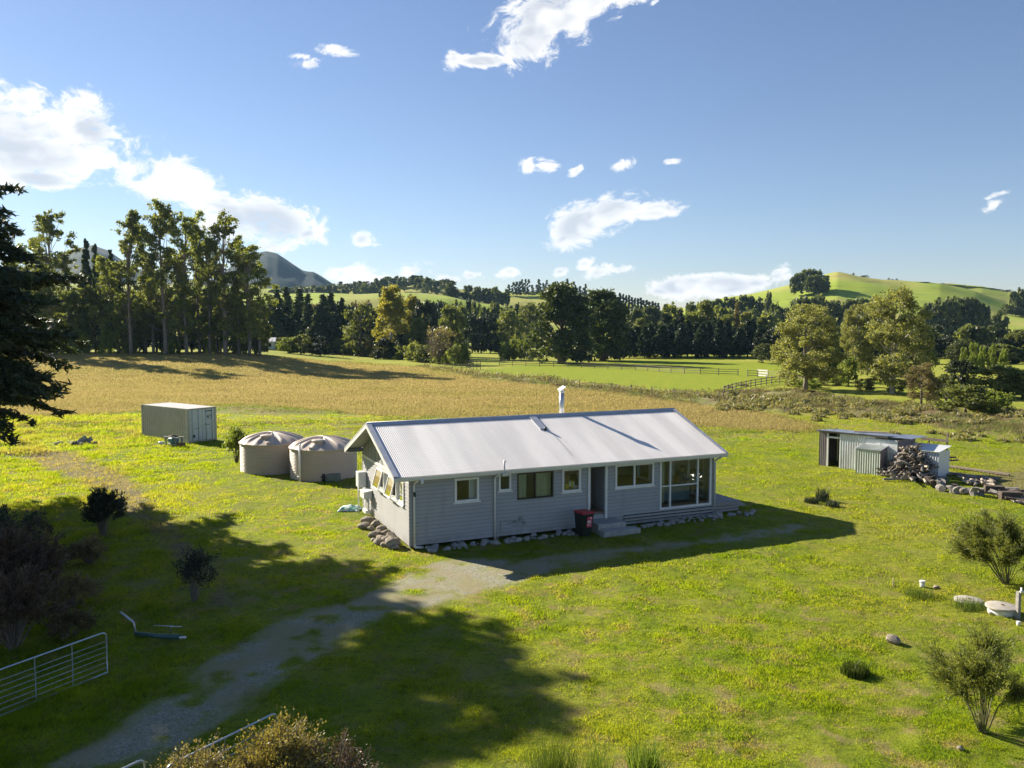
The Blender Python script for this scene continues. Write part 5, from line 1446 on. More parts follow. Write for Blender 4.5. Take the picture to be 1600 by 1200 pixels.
# junk beside the container
M['rust'] = surf('rusty_steel', (.16, .09, .055), .8, .2, var=.4, scale=6)
M['teal'] = surf('teal_paint', (.09, .24, .25), .5, var=.15)
jp = P(272, 697); jz = gz(jp.x, jp.y)
J = empty('engine_stand', (jp.x, jp.y, jz), -.55, 'old teal and rusty motor on a plank frame against the container side', 'machine')
b = MB(); b.tube([(-.35, 0, .42), (.25, 0, .42)], .24, 14); b.tube([(.25, 0, .42), (.42, 0, .42)], .12, 10); b.box((-.2, -.1, .62), (.1, .1, .78)); b.build('motor', M['teal'], J)
b = MB()
for x in (-.55, .5): b.box((x, -.3, 0), (x + .08, -.22, .62)); b.box((x, .22, 0), (x + .08, .3, .62))
b.box((-.75, -.34, .64), (.85, -.2, .69)); b.box((-.7, .18, .64), (.8, .32, .69)); b.box((-.55, -.2, .12), (.58, .2, .17)); b.build('plank_frame', M['deck'], J)
b = MB().tube([(.55, -.1, .3), (.9, -.15, .12), (1.1, .1, .08)], .06, 8); b.box((.5, -.2, .05), (.95, .25, .28)); b.tube([(-.1, -.3, .75), (.3, -.25, .82), (.5, 0, .72)], .04, 8); b.build('scrap_fittings', M['rust'], J)
p = P(252, 694); b = MB().tube([(-.2, 0, .1), (.1, .05, .12)], .09, 10); b.box((-.05, -.15, 0), (.25, .0, .2)); o = b.build('bucket', M['white'], None, (p.x, p.y, gz(p.x, p.y))); tag(o, 'small white container tipped over left of the old motor', 'bucket')

# debris heap on the grass at the left
p = P(120, 695)
for k, (dx, dy, s, g) in enumerate([(-1.2, 0, .5, 1), (-.7, .3, .45, 1), (-.2, -.1, .6, 0), (.3, .2, .55, 1), (.8, 0, .5, 0), (-.1, .5, .4, 1), (.5, -.3, .4, 1), (-1.6, .2, .35, 1), (1.2, .2, .4, 0), (.2, .1, .7, 1)]):
    rock(p.x + dx, p.y + dy, s, 'grey stone in the small rubble heap left of the container', 'rubble heap left of the container', bool(g))
b = MB(); b.bar((-.3, 0, .1), (.35, .1, .55), .12, .3); b.bar((.1, .2, .05), (.75, .1, .45), .1, .3)
o = b.build('broken_slab', M['concrete'], None, (p.x + .3, p.y, gz(p.x, p.y))); tag(o, 'pale broken concrete slab leaning on the rubble heap', 'slab')

# ------------------------------------------------------------------ water tanks
M['tank'] = surf('beige_tank_plastic', (.49, .41, .335), .5, var=.04, scale=1, dirt=(.30, .25, .2, 1), dirt_amt=.2)
M['tankdark'] = surf('tank_dark_trim', (.15, .13, .13), .5)
def tank(x, y, label, rot, rad=1.88, hw=1.78):
    z0 = gz(x, y) - .06
    e = empty('water_tank', (x, y, z0), rot, label, 'water tank')
    prof = []
    nrib = 22
    for i in range(nrib * 4 + 1):
        z = hw * i / (nrib * 4); prof.append((rad - .022 + .022 * math.cos(i / 4 * 2 * PI), z))
    MB().lathe(prof, n=72).build('wall', M['tank'], e)
    # domed roof with radial flutes
    n = 144; rings = 14; V = []; F = []
    for j in range(rings + 1):
        t = j / rings; r = (rad + .05) * (1 - t) + .10 * t
        zz = hw + .02 + .50 * (1 - (1 - t) ** 1.9)
        for k in range(n):
            a = 2 * PI * k / n; ph = (k / n * 14) % 1
            fl = (.12 * max(0, math.sin(ph * 2 * PI)) ** .5 if ph < .5 else 0) * min(1, t * 6) * (1 - .55 * t)
            V.append((r * math.cos(a), r * math.sin(a), zz + fl))
    for j in range(rings):
        for k in range(n): F.append((j*n+k, j*n+(k+1)%n, (j+1)*n+(k+1)%n, (j+1)*n+k))
    F.append(tuple(rings * n + k for k in range(n)))
    rf = MB().add(V, F, True); rf.lathe([(rad + .05, hw + .02), (rad + .06, hw - .05), (rad - .03, hw - .05)], n=72); rf.build('roof', M['tank'], e)
    a = -1.62 - rot
    hx, hy = 1.05 * math.cos(a), 1.05 * math.sin(a); hz = hw + .25
    lid = MB().lathe([(.33, -.1), (.33, .17), (.36, .18), (.36, .24), (.30, .27), (0, .28)], (hx, hy, hz), 28); lid.build('inlet_lid', M['tank'], e)
    for k in range(3):
        a = k * 2.1 + .35; b = MB(); b.box((rad - .28, -.09, hw - .02), (rad - .02, .09, hw + .19), M=Matrix.Rotation(a, 4, 'Z')); b.build('lifting_lug', M['tank'], e)
    return e
TA = tank(-14.25, 49.4, 'beige ribbed water tank on the left, behind the other tank', .3)
TB = tank(-10.75, 47.3, 'beige ribbed water tank on the right with a white pipe on its front', 0)
d = Vector((-.55, -1.0, 0)); d.normalize()
q = d * 1.93
b = MB().tube([(q.x, q.y, -.05), (q.x, q.y, 2.02)], .055, 10); b.tube([(q.x, q.y, 2.02), (q.x + .02, q.y + .1, 2.1)], .055, 10); b.tube([(q.x - .16, q.y, .32), (q.x + .05, q.y, .26)], .05, 8); b.build('overflow_pipe', M['white'], TB)
M['pumpgreen'] = surf('green_pump_cover', (.13, .16, .14), .5, var=.1)
pp = P(521, 752); PB = empty('pump_box', (pp.x, pp.y, gz(pp.x, pp.y) - .03), .1, 'grey green pump cover with black fittings in front of the right tank', 'pump')
b = MB(); b.box((-.38, -.28, 0), (.38, .28, .44)); b.build('cover', M['pumpgreen'], PB, bevel=.08)
b = MB().tube([(-.52, -.1, .02), (-.52, -.1, .45)], .08, 10); b.tube([(-.62, -.15, .28), (-.42, .1, .28)], .06, 8); b.build('fittings', M['black'], PB)

# ------------------------------------------------------------------ corrugated iron shed with its lean-tos
def iron_mat(name, base, rust_amt):
    m, nt = new_mat(name); tc = nt.n('ShaderNodeTexCoord').outputs['Object']
    n1 = nt.noise(2.5, nt.vmath('MULTIPLY', tc, (1, 1, .3)), 6, .65); n2 = nt.noise(.9, nt.vmath('MULTIPLY', tc, (1, 1, .5)), 5)
    c = nt.mix(nt.ramp(n1, .3, .7), tuple(x * .8 for x in base), base)
    c = nt.mix(nt.math('MULTIPLY', nt.ramp(n2, .48, .66), rust_amt), c, (.16, .09, .06, 1))
    b = nt.n('ShaderNodeBsdfPrincipled'); nt.set(b.inputs['Base Color'], c); b.inputs['Metallic'].default_value = .35
    nt.set(b.inputs['Roughness'], nt.ramp(n1, .2, .8, .4, .65)); finish(nt, b); return m
M['iron'] = iron_mat('weathered_iron', (.66, .69, .72, 1), .22)
M['ironold'] = iron_mat('old_purple_iron', (.24, .21, .22, 1), .5)
M['ironnew'] = iron_mat('pale_green_iron', (.60, .64, .58, 1), .08)
M['ironwhite'] = surf('white_sheet_iron', (.70, .72, .74), .45, .2, var=.05)
M['timber'] = surf('weathered_timber', (.24, .19, .15), .9, var=.3, scale=4, stretch=(6, 6, 1))
sd = Vector((.68, -.733, 0)); sdepth = Vector((.733, .68, 0))
SH0 = Vector((18.9, 51.0, 0))
SHED = empty('iron_shed', (SH0.x, SH0.y, -.03), math.atan2(sd.y, sd.x), 'rusty corrugated iron shed with an open doorway and small lean-tos', 'shed')
def corr_wall(name, a, b, z0, z1, mat, parent, pitch=.115, amp=.016, zt=None, jag=0.0, seed=0):
    """vertical corrugated sheet between plan points a and b; zt = top at b"""
    a = Vector((*a, 0)); b = Vector((*b, 0)); L = (b - a).length; d = (b - a) / L; o = Vector((d.y, -d.x, 0)); n = max(6, int(L / pitch * 6)); V = []; F = []
    rr = random.Random(seed)
    jz = 0
    for i in range(n + 1):
        s = L * i / n; c = a + d * s + o * (amp * math.cos(s / pitch * 2 * PI)); t = s / L
        if jag and i % 42 == 0: jz = rr.uniform(-jag, jag)
        V += [(c.x, c.y, z0), (c.x, c.y, z1 + ((zt if zt is not None else z1) - z1) * t + jz)]
    for i in range(n): F.append((2*i, 2*i+2, 2*i+3, 2*i+1))
    ob = MB().add(V, F, True).build(name, M[mat], parent)
    return ob
ZF, ZBk = 2.12, 1.98
corr_wall('wall', (0, 0), (.50, 0), 0, ZF, 'ironold', SHED)
corr_wall('wall', (1.35, 0), (4.75, 0), 0, ZF - .05, 'iron', SHED, .15, .024, jag=.06, seed=2)
corr_wall('wall', (0, 2.4), (0, 0), 0, ZF, 'ironold', SHED)
corr_wall('wall', (4.75, 0), (4.75, 2.4), 0, ZF - .08, 'ironold', SHED)
corr_wall('wall', (4.75, 2.4), (0, 2.4), 0, ZBk, 'iron', SHED)
b = MB(); b.box((.50, -.03, 0), (.58, .06, 2.06)); b.box((1.30, -.03, 0), (1.36, .06, 2.06)); b.box((.58, -.025, 1.78), (1.30, .05, 1.88)); b.build('door_frame', M['white'], SHED)
corr('roof_sheet', -.12, 2.6, -.22, ZF + .10, 2.5, ZBk + .06, 'iron', SHED, .1, .014)
corr('roof_sheet', 2.5, 4.15, -.20, ZF + .115, 2.5, ZBk + .075, 'iron', SHED, .1, .014)
corr('roof_sheet', 4.0, 5.4, .25, ZF + .02, 2.7, ZBk + .11, 'iron', SHED, .1, .014)
b = MB(); b.box((-.1, -.16, ZF + .0), (4.2, -.10, ZF + .075)); b.box((1.9, 2.2, ZBk + .09), (3.0, 2.4, ZBk + .14)); b.bar((1.6, 1.2, ZF + .05), (3.4, 1.9, ZF + .08), .3, .05); b.build('roof_battens', M['timber'], SHED)
b = MB().box((2.9, -.035, 1.28), (4.72, -.022, 1.95)); b.box((3.7, -.05, 1.28), (3.74, -.036, 1.98)); b.build('patch_sheet', M['ironwhite'], SHED)
b = MB(); b.tube([(.85, 1.3, 0), (.95, 1.2, 1.3), (.8, 1.1, 1.6)], [.3, .22, .05], 10); b.build('hanging_sheet', surf('dusty_blue_cloth', (.16, .20, .22), .9, var=.3), SHED)
MB().quad((.02, 2.3, .01), (4.7, 2.3, .01), (4.7, .05, .01), (.02, .05, .01)).build('earth_floor', surf('earth', (.10, .08, .06), 1), SHED)
# front box lean-to
lt0, lt1, ld = 2.75, 4.15, -.95
corr_wall('lean_to_wall', (lt0, ld), (lt1, ld), 0, 1.45, 'ironnew', SHED, .14, .02)
corr_wall('lean_to_wall', (lt0, -.03), (lt0, ld), 0, 1.62, 'ironnew', SHED, .14, .02, 1.45)
corr_wall('lean_to_wall', (lt1, ld), (lt1, -.03), 0, 1.45, 'ironold', SHED, .14, .02, 1.62)
corr('lean_to_roof', lt0 - .06, lt1 + .06, ld - .08, 1.47, -.04, 1.66, 'ironnew', SHED, .11, .014)
# right annex, white roofed box
ax0, ax1, ay0, ay1 = 4.8, 6.75, .55, 2.2
corr_wall('annex_wall', (ax0, ay0), (ax1, ay0), 0, 1.50, 'ironwhite', SHED, .14, .02)
MB().box((ax1 - .03, ay0 + .02, 0), (ax1 + .012, ay1, 1.52)).build('annex_end', M['ironwhite'], SHED)
corr('annex_roof', ax0, ax1 + .08, ay0 - .12, 1.54, ay1 + .1, 1.72, 'ironwhite', SHED, .1, .006)
b = MB()
b.box((6.3, 2.9, 0), (6.38, 2.98, 2.35)); b.box((4.9, 2.86, 1.82), (6.45, 2.895, 1.98)); b.box((5.3, 2.9, 0), (5.37, 2.97, 1.9)); b.bar((6.0, 2.95, .9), (7.0, 2.5, 1.05), .05, .09); b.bar((6.1, 2.9, .7), (6.9, 3.2, .8), .05, .09)
b.build('timber_frame', M['timber'], SHED)
b = MB().box((6.1, .35, .35), (6.7, .5, .39)); b.bar((6.35, .45, .4), (6.4, .52, .95), .05, .18); b.build('hanging_board', M['timber'], SHED)

# firewood: each log a thing of its own
M['log'] = [surf('split_log', (.21, .175, .135), .9, var=.35, scale=5, stretch=(1, 1, 6)), surf('grey_log', (.22, .20, .18), .9, var=.35, scale=5, stretch=(1, 1, 6)), surf('pale_log', (.40, .33, .25), .9, var=.3, scale=5, stretch=(1, 1, 6)), surf('dark_log', (.085, .065, .05), .95, var=.4, scale=5, stretch=(1, 1, 6))]
def log_mesh(seed, mat, split):
    r_ = random.Random(seed); b = MB(); n = 7; L = 1.0
    ring = [(.5 * math.cos(2 * PI * k / n) * r_.uniform(.75, 1.1), .5 * math.sin(2 * PI * k / n) * r_.uniform(.55 if split else .85, 1.05)) for k in range(n)]
    bend = r_.uniform(-.12, .12); V = []; F = []
    for i in range(5):
        t = i / 4; s = 1 - .25 * t * r_.random(); o = bend * math.sin(t * PI)
        for (x, y) in ring: V.append((x * s * .16 + o, y * s * .16, (t - .5) * L))
    for i in range(4):
        for k in range(n): F.append((i*n+k, i*n+(k+1)%n, (i+1)*n+(k+1)%n, (i+1)*n+k))
    F += [tuple(reversed(range(n))), tuple(4 * n + k for k in range(n))]
    b.add(V, F); me = bpy.data.meshes.new('log'); me.from_pydata(b.v, [], b.f); me.materials.append(mat); return me
LOGS = [[log_mesh(i * 10 + j, M['log'][i], j % 2) for j in range(4)] for i in range(4)]
def log(x, y, z, L, rad, tilt, az, kind, label, group, name='firewood_log', cat='log'):
    o = bpy.data.objects.new(name, LOGS[kind][rnd.randrange(4)]); COL.objects.link(o)
    o.location = (x, y, z); o.rotation_euler = (tilt, rnd.uniform(-.1, .1), az); o.scale = (rad / .08, rad / .08, L)
    return tag(o, label, cat, group)
pc = SH0 + sd * 5.75 + sdepth * -.55
for k in range(230):
    t = rnd.random() ** 1.35
    hgt = 1.7 * t; rr_ = (1 - t) ** .7
    a = rnd.uniform(0, 6.28); q = rnd.random() ** .5
    off = sd * (math.cos(a) * q * 1.75 * rr_) + sdepth * (math.sin(a) * q * 1.05 * rr_)
    top = 1.7 * max(.1, 1 - ((math.cos(a) * q * rr_) ** 2 + (math.sin(a) * q * rr_) ** 2)) ; hgt = min(hgt, top)
    x, y = pc.x + off.x, pc.y + off.y
    log(x, y, gz(x, y) + .08 + hgt, rnd.uniform(.5, 1.15), rnd.uniform(.035, .085), PI / 2 + rnd.uniform(-.75, .75), rnd.uniform(0, 6.28), rnd.choice([0, 1, 1, 1, 3, 3, 2, 3]), 'log in the big jumbled firewood pile in front of the shed annex', 'firewood pile against the shed')
for (px, py, px2, py2, z1, kd) in [(1376, 745, 1428, 730, .55, 2), (1415, 745, 1426, 760, .2, 1), (1432, 742, 1446, 762, .15, 2), (1380, 752, 1436, 752, .1, 1), (1395, 730, 1440, 738, .7, 0)]:
    p = P(px, py); q = P(px2, py2); d = q - p; L = d.length
    o = log((p.x + q.x) / 2, (p.y + q.y) / 2, .12 + z1 / 2, max(.9, L), .07, PI / 2 - math.atan2(z1, L), math.atan2(d.y, d.x) + PI / 2, kd, 'long bare branch leaning on the lower side of the firewood pile', 'branches leaning on the firewood pile', 'driftwood_branch', 'branch')
# row of stumps and log rounds lying on the grass
RL = 'weathered log round in the curved row on the grass right of the firewood pile'
for k, (px, py, s) in enumerate([(1440, 752, .5), (1449, 757, .55), (1458, 762, .5), (1465, 763, .45), (1474, 768, .5), (1483, 770, .4), (1490, 769, .5), (1499, 772, .45), (1507, 771, .5), (1515, 774, .45), (1524, 776, .55), (1532, 775, .4), (1452, 750, .4), (1470, 757, .4)]):
    p = P(px, py); log(p.x, p.y, gz(p.x, p.y) + .16, s, .2, rnd.choice([0, PI / 2, .4]), rnd.uniform(0, 6.28), rnd.choice([1, 1, 0, 3]), RL, 'row of log rounds', 'log_round', 'log')
for k in range(30):
    px = rnd.uniform(1500, 1552); py = 752 + (px - 1500) * .12 + rnd.uniform(-6, 6); p = P(px, py)
    log(p.x, p.y, gz(p.x, p.y) + .08 + .12 * rnd.random(), rnd.uniform(.35, .5), rnd.uniform(.06, .11), PI / 2 + rnd.uniform(-.3, .3), rnd.uniform(0, 6.28), rnd.choice([2, 2, 0]), 'freshly split pale log in the low heap behind the log rounds', 'split firewood heap', 'firewood_log')
for k in range(26):
    px = rnd.uniform(1558, 1620); py = 776 + (px - 1558) * .16 + rnd.uniform(-9, 8); p = P(px, py)
    log(p.x, p.y, gz(p.x, p.y) + .07 + .12 * rnd.random(), rnd.uniform(.7, 1.5), rnd.uniform(.05, .1), PI / 2 + rnd.uniform(-.2, .2), rnd.uniform(-.6, .6) + 1.2, rnd.choice([1, 1, 3, 0]), 'grey log in the loose heap at the right edge', 'loose logs at the right edge', 'firewood_log')
for k, (px, py, px2, py2) in enumerate([(1478, 731, 1577, 744), (1470, 740, 1560, 752), (1545, 770, 1610, 792), (1440, 745, 1500, 742)]):
    p = P(px, py); q = P(px2, py2); b = MB().bar((p.x, p.y, gz(p.x, p.y) + .1), (q.x, q.y, gz(q.x, q.y) + .1), .22, .1); o = b.build('timber_plank', M['timber']); tag(o, ['long grey timber beam lying on the grass behind the firewood', 'second timber beam lying just below the long grey one', 'dark plank lying among the logs at the right edge', 'short plank lying behind the log rounds'][k], 'plank')
for k, (px, py) in enumerate([(1553, 770), (1577, 780)]):
    p = P(px, py); b = MB().box((-.45, -.2, 0), (.45, .2, .42)); o = b.build('log_block', M['log'][3], None, (p.x, p.y, gz(p.x, p.y) - .02), .04); o.rotation_euler = (0, 0, -.3 + k * .2); tag(o, ['dark squared block of wood left of the loose log heap', 'dark squared block of wood at the front of the loose log heap'][k], 'block')

# ------------------------------------------------------------------ septic lids, post, cap, stake
M['lid'] = surf('pale_concrete_lid', (.36, .33, .28), .85, var=.12, scale=4, dirt=(.28, .27, .2, 1), dirt_amt=.4, bump=.2)
def cyl_lid(px, py, rad, h, label, collar):
    p = P(px, py, h); e = empty('septic_cover', (p.x, p.y, gz(p.x, p.y)), .4, label, 'concrete lid')
    MB().lathe([(0, h - .07), (rad, h - .07), (rad + .008, h - .06), (rad + .008, h - .01), (rad - .01, h), (0, h + .004)], n=40).build('lid', M['lid'], e)
    MB().tube([(.05, 0, h + .0), (.05, 0, h + .02)], .045, 10).build('lifting_eye', M['rust'], e)
    if collar: MB().lathe([(rad - .06, -.1), (rad - .06, h - .072)], n=40).build('collar', M['meter'], e)
cyl_lid(1513, 936, .40, .10, 'flat round concrete lid nearly flush with the grass', False)
cyl_lid(1565, 946, .43, .24, 'round concrete lid on a raised pale collar beside the post', True)
p = P(1590, 966); PO = empty('timber_post', (p.x, p.y, gz(p.x, p.y) - .05), .3, 'short timber post with white pipe fittings on top at the right edge', 'post')
MB().box((-.05, -.05, 0), (.05, .05, .85)).build('post', M['deck'], PO)
MB().tube([(-.03, -.07, .86), (.04, -.07, .88), (.16, -.05, .78)], .035, 8).tube([(.04, -.07, .88), (.07, -.02, .96)], .03, 8).build('pipe_fitting', M['white'], PO)
p = P(1441, 917); o = MB().tube([(0, 0, -.05), (0, 0, .20)], .075, 14).tube([(0, 0, .15), (0, 0, .215)], .09, 14).build('pipe_cap', M['white'], None, (p.x, p.y, gz(p.x, p.y))); tag(o, 'short white pipe cap standing in the weeds', 'pipe cap')
p = P(1395, 918); o = MB().tube([(0, 0, -.05), (.01, 0, .32)], .014, 6).build('marker_stake', M['log'][2], None, (p.x, p.y, gz(p.x, p.y))); tag(o, 'thin yellowish stake standing in the lawn', 'stake')
p = P(1591, 977); o = MB().tube([(0, 0, -.03), (0, 0, .12)], .05, 10).build('pipe_cap', M['white'], None, (p.x, p.y, gz(p.x, p.y))); tag(o, 'tiny white cap at the foot of the timber post', 'pipe cap')

# ------------------------------------------------------------------ farm gates
M['gate'] = surf('galvanised_gate', (.44, .50, .55), .35, .7, var=.1, scale=5)
def gate(end, direc, L, h, label):
    e = empty('farm_gate', (end[0], end[1], gz(*end) + .06), math.atan2(direc[1], direc[0]), label, 'gate')
    r = .12; f = MB(); tb = .021
    arc = lambda cx, cz, a0, a1: [(cx + r * math.cos(R(a)), 0, cz + r * math.sin(R(a))) for a in np.linspace(a0, a1, 5)]
    f.tube([(L, 0, 0), (0, 0, 0), (0, 0, h * .5), (0, 0, h - r)] + arc(r, h - r, 180, 90)[1:] + [(L * .5, 0, h)] + arc(L - r, h - r, 90, 0) + [(L, 0, 0)], tb, 8)
    f.build('frame', M['gate'], e)
    for k in range(1, 7): MB().tube([(0, 0, h * k / 7 - .015 * k), (L, 0, h * k / 7 - .015 * k)], .007, 6).build('rail', M['gate'], e)
    for k in (1, 2, 3): MB().box((L * k / 4 - .012, -.006, 0), (L * k / 4 + .012, .006, h - .01)).build('stay', M['gate'], e)
    return e
gp = P(168, 1050, .06); gq = P(0, 1118, .06); dd = (gq - gp); dd = dd / dd.length
gate((gp.x, gp.y), (dd.x, dd.y), 3.6, 1.02, 'galvanised farm gate with rounded corners at the left edge')
g2 = P(432, 1118, 1.05); g2b = P(352, 1158, 1.05); d2 = g2b - g2; d2 = d2 / d2.length
gate((g2.x, g2.y), (d2.x, d2.y), 2.4, 1.05, 'galvanised farm gate half hidden behind the golden bush')
g3 = P(226, 1192, 1.05)
gate((g3.x, g3.y), (d2.x, d2.y), 2.4, 1.05, 'galvanised farm gate of which only a top corner shows at the bottom edge')

# old pump gear on the shaded grass
pa = P(190, 965, .55); pb = P(211, 992, 0.0)
G = empty('old_pump_pipe', (pb.x, pb.y, gz(pb.x, pb.y)), 0, 'old green pipe pump with a bent galvanised arm lying on the shaded grass', 'pump pipe')
rel = lambda px, py, z: tuple(P(px, py, z) - Vector((pb.x, pb.y, 0)))
MB().tube([rel(188, 958, .62), rel(209, 974, .35), rel(212, 991, .06)], .03, 8).build('bent_arm', M['galv'], G)
MB().tube([rel(212, 992, .08), rel(250, 996, .10), rel(281, 997, .1)], [.06, .065, .075], 10).build('green_pipe', surf('green_pipe', (.03, .09, .075), .4), G)
MB().tube([rel(266, 990, .12), rel(267, 982, .3), rel(271, 980, .33)], .015, 6).tube([rel(240, 979, .3), rel(284, 981, .3)], .014, 6).tube([rel(280, 998, .1), rel(291, 998, .08)], .04, 8).build('handle', M['galv'], G)

# ------------------------------------------------------------------ fences
def rail_fence(pts, nper, h, rails, label, mat='timber', name='rail_fence', post=.12, rw=.095, cat='fence'):
    base = P(*pts[0]); e = empty(name, (base.x, base.y, 0), 0, label, cat)
    W_ = [P(*p) for p in pts]; acc = [0]
    for a, b in zip(W_[:-1], W_[1:]): acc.append(acc[-1] + (b - a).length)
    N = max(2, int(acc[-1] / nper) + 1); S = []
    for i in range(N):
        s = acc[-1] * i / (N - 1); j = max(k for k in range(len(acc) - 1) if acc[k] <= s + 1e-6)
        c = W_[j].lerp(W_[j + 1], (s - acc[j]) / (acc[j + 1] - acc[j])); c.z = tz(c.x, c.y); S.append(c - Vector((base.x, base.y, 0)))
    for c in S: MB().box((c.x - post / 2, c.y - post / 2, c.z - .2), (c.x + post / 2, c.y + post / 2, c.z + h)).build('post', M[mat], e)
    for k in range(rails):
        z = h * (k + .75) / (rails + .1); b = MB()
        for c, d in zip(S[:-1], S[1:]): b.bar(c + Vector((0, -.08, z)), d + Vector((0, -.08, z)), .05, rw)
        b.build('rail', M[mat], e)
    return e
M['rail'] = surf('dark_fence_rail', (.20, .165, .13), .9, var=.2)
M['palerail'] = surf('pale_fence_rail', (.36, .30, .2), .9, var=.2)
rail_fence([(1131, 617), (1150, 611), (1180, 604.5), (1210, 599.5), (1250, 597.5)], 2.1, 1.15, 3, 'curved dark post and rail fence rising towards the broad olive tree', 'rail')
rail_fence([(780, 571), (900, 574.5), (1000, 579), (1060, 583.5), (1100, 585.5), (1153, 587)], 3.2, 1.2, 3, 'long dark rail fence along the back of the green paddock', 'rail')
rail_fence([(1168, 589), (1184, 589.5)], 1.6, 1.2, 3, 'short length of dark rail fence left of the white gate', 'rail')
rail_fence([(1200, 590.5), (1225, 592), (1262, 594)], 2.2, 1.2, 3, 'pale rail fence right of the white gate', 'palerail')
rail_fence([(1184, 589), (1199, 590)], 1.3, 1.3, 3, 'white painted timber gate in the paddock fence', 'white', 'white_gate', .12, .22, 'gate')
rail_fence([(694, 576), (712, 576.5), (736, 577)], 2.0, 1.1, 2, 'short grey rail fence in front of the bare twiggy tree', 'palerail')
rail_fence([(70, 566), (180, 562), (300, 559.5), (430, 558.5), (560, 561)], 4.5, 1.1, 1, 'wire fence with thin posts at the foot of the eucalyptus row', 'palerail', 'wire_fence', .1, .02)
rail_fence([(760, 566), (830, 567), (900, 567)], 4.0, 1.1, 1, 'wire fence with thin posts left of the big cypresses', 'palerail', 'wire_fence', .1, .02)
rail_fence([(860, 601), (960, 612), (1060, 621), (1130, 627)], 3.5, 1.1, 1, 'wire fence with thin posts along the scrub strip', 'rail', 'wire_fence', .1, .02)
b = MB(); q = P(727, 579)
for i in range(5): b.bar((q.x + .7 * i, q.y + 3, 0), (q.x + .7 * i, q.y + 3, 1.9), .12, .12)
o = b.build('timber_yard', M['rail']); 
for z in (.6, 1.1, 1.7): b.bar((q.x, q.y + 2.9, z), (q.x + 2.8, q.y + 2.9, z), .05, .14)
bpy.data.objects.remove(o); o = b.build('stock_yard', M['rail']); tag(o, 'small dark timber stock yard beside the cone shaped evergreen', 'yard')

# far buildings and a vehicle glimpsed through the trees
def far_house(px, py, w, h, d, label, wallm, roofm):
    c = P(px, py); c = Vector((c.x / c.y * d, d, tz(c.x / c.y * d, d)))
    e = empty('farm_building', c, .2, label, 'building')
    MB().box((-w / 2, -2.5, 0), (w / 2, 2.5, h)).build('wall', M[wallm], e)
    b = MB(); b.add([(-w/2-.3, -2.9, h+.003), (w/2+.3, -2.9, h+.003), (w/2+.3, 0, h + 1.1), (-w/2-.3, 0, h + 1.1), (-w/2-.3, 2.9, h+.003), (w/2+.3, 2.9, h+.003)], [(0, 1, 2, 3), (3, 2, 5, 4), (0, 3, 4), (1, 5, 2)]); b.build('roof', M[roofm], e)
    for k in (-.25, .2): MB().box((w * k - .5, -2.55, h * .35), (w * k + .5, -2.505, h * .8)).build('window', M['dark'], e)
far_house(417, 558, 4.6, 2.2, 232, 'low pale building showing under the right end of the eucalyptus row', 'meter', 'roof')
far_house(500, 558, 3.2, 1.8, 236, 'small pale shed between the bushes left of the golden poplar', 'meter', 'flash')

# ------------------------------------------------------------------ a person sitting at a table behind the big window
M['skin'] = surf('skin', (.45, .28, .20), .6, var=.05); M['bluecloth'] = surf('blue_jacket', (.05, .11, .19), .8, var=.15); M['jeans'] = surf('dark_trousers', (.03, .035, .05), .85); M['hair'] = surf('reddish_cap', (.16, .05, .05), .8)
def skin_obj(name, V, E, Rr, mat, parent, root=0, sub=2):
    me = bpy.data.meshes.new(name); me.from_pydata(V, E, []); o = mesh_obj(name, me, M[mat], parent)
    sk = o.modifiers.new('skin', 'SKIN'); 
    for i, r_ in enumerate(Rr): me.skin_vertices[0].data[i].radius = (r_, r_); me.skin_vertices[0].data[i].use_root = (i == root)
    s_ = o.modifiers.new('sub', 'SUBSURF'); s_.levels = sub; s_.render_levels = sub
    for q_ in me.polygons: q_.use_smooth = True
    sk.use_smooth_shade = True
    return o
PE = empty('person', hloc(13.45, 1.45, .72), HYAW, 'person in a blue jacket and cap sitting at the table behind the big window', 'person')
# local +x = facing; seat height .48
V = [(0,0,.52),(0,0,.78),(.03,0,1.0),(.05,0,1.12),(.08,0,1.2),(.10,0,1.3),  (.02,.17,1.03),(.12,.24,.80),(.36,.16,.76),(.46,.14,.77), (.02,-.17,1.03),(.12,-.24,.80),(.36,-.16,.76),(.46,-.14,.77), (.08,.09,.5),(.45,.10,.50),(.43,.10,.1),(.55,.10,.04), (.08,-.09,.5),(.45,-.10,.50),(.43,-.10,.1),(.55,-.10,.04)]
E_ = [(0,1),(1,2),(2,3),(3,4),(4,5),(2,6),(6,7),(7,8),(8,9),(2,10),(10,11),(11,12),(12,13),(0,14),(14,15),(15,16),(16,17),(0,18),(18,19),(19,20),(20,21)]
Rr = [.13,.125,.12,.055,.085,.085,.06,.045,.036,.03,.06,.045,.036,.03,.085,.065,.045,.04,.085,.065,.045,.04]
skin_obj('body', V, E_, Rr, 'skin', PE)
for sg in (1, -1):
    for k, (dy, ln) in enumerate(((-.03, .07), (-.012, .085), (.006, .08), (.024, .065))):
        pass
J1 = [0,1,2,3,6,7,8,10,11,12]; mp = {a: i for i, a in enumerate(J1)}
skin_obj('jacket', [V[i] for i in J1], [(mp[a], mp[b]) for a, b in E_ if a in mp and b in mp], [Rr[i] + .022 for i in J1], 'bluecloth', PE)
J2 = [0,14,15,16,18,19,20]; mp2 = {a: i for i, a in enumerate(J2)}
skin_obj('trousers', [V[i] for i in J2], [(mp2[a], mp2[b]) for a, b in E_ if a in mp2 and b in mp2], [Rr[i] + .02 for i in J2], 'jeans', PE)
b = MB().lathe([(.105, .0), (.105, .05), (.08, .1), (0, .12)], (.09, 0, 1.29), 16); b.box((.12, -.07, 1.295), (.27, .07, 1.31)); b.build('cap', M['hair'], PE)
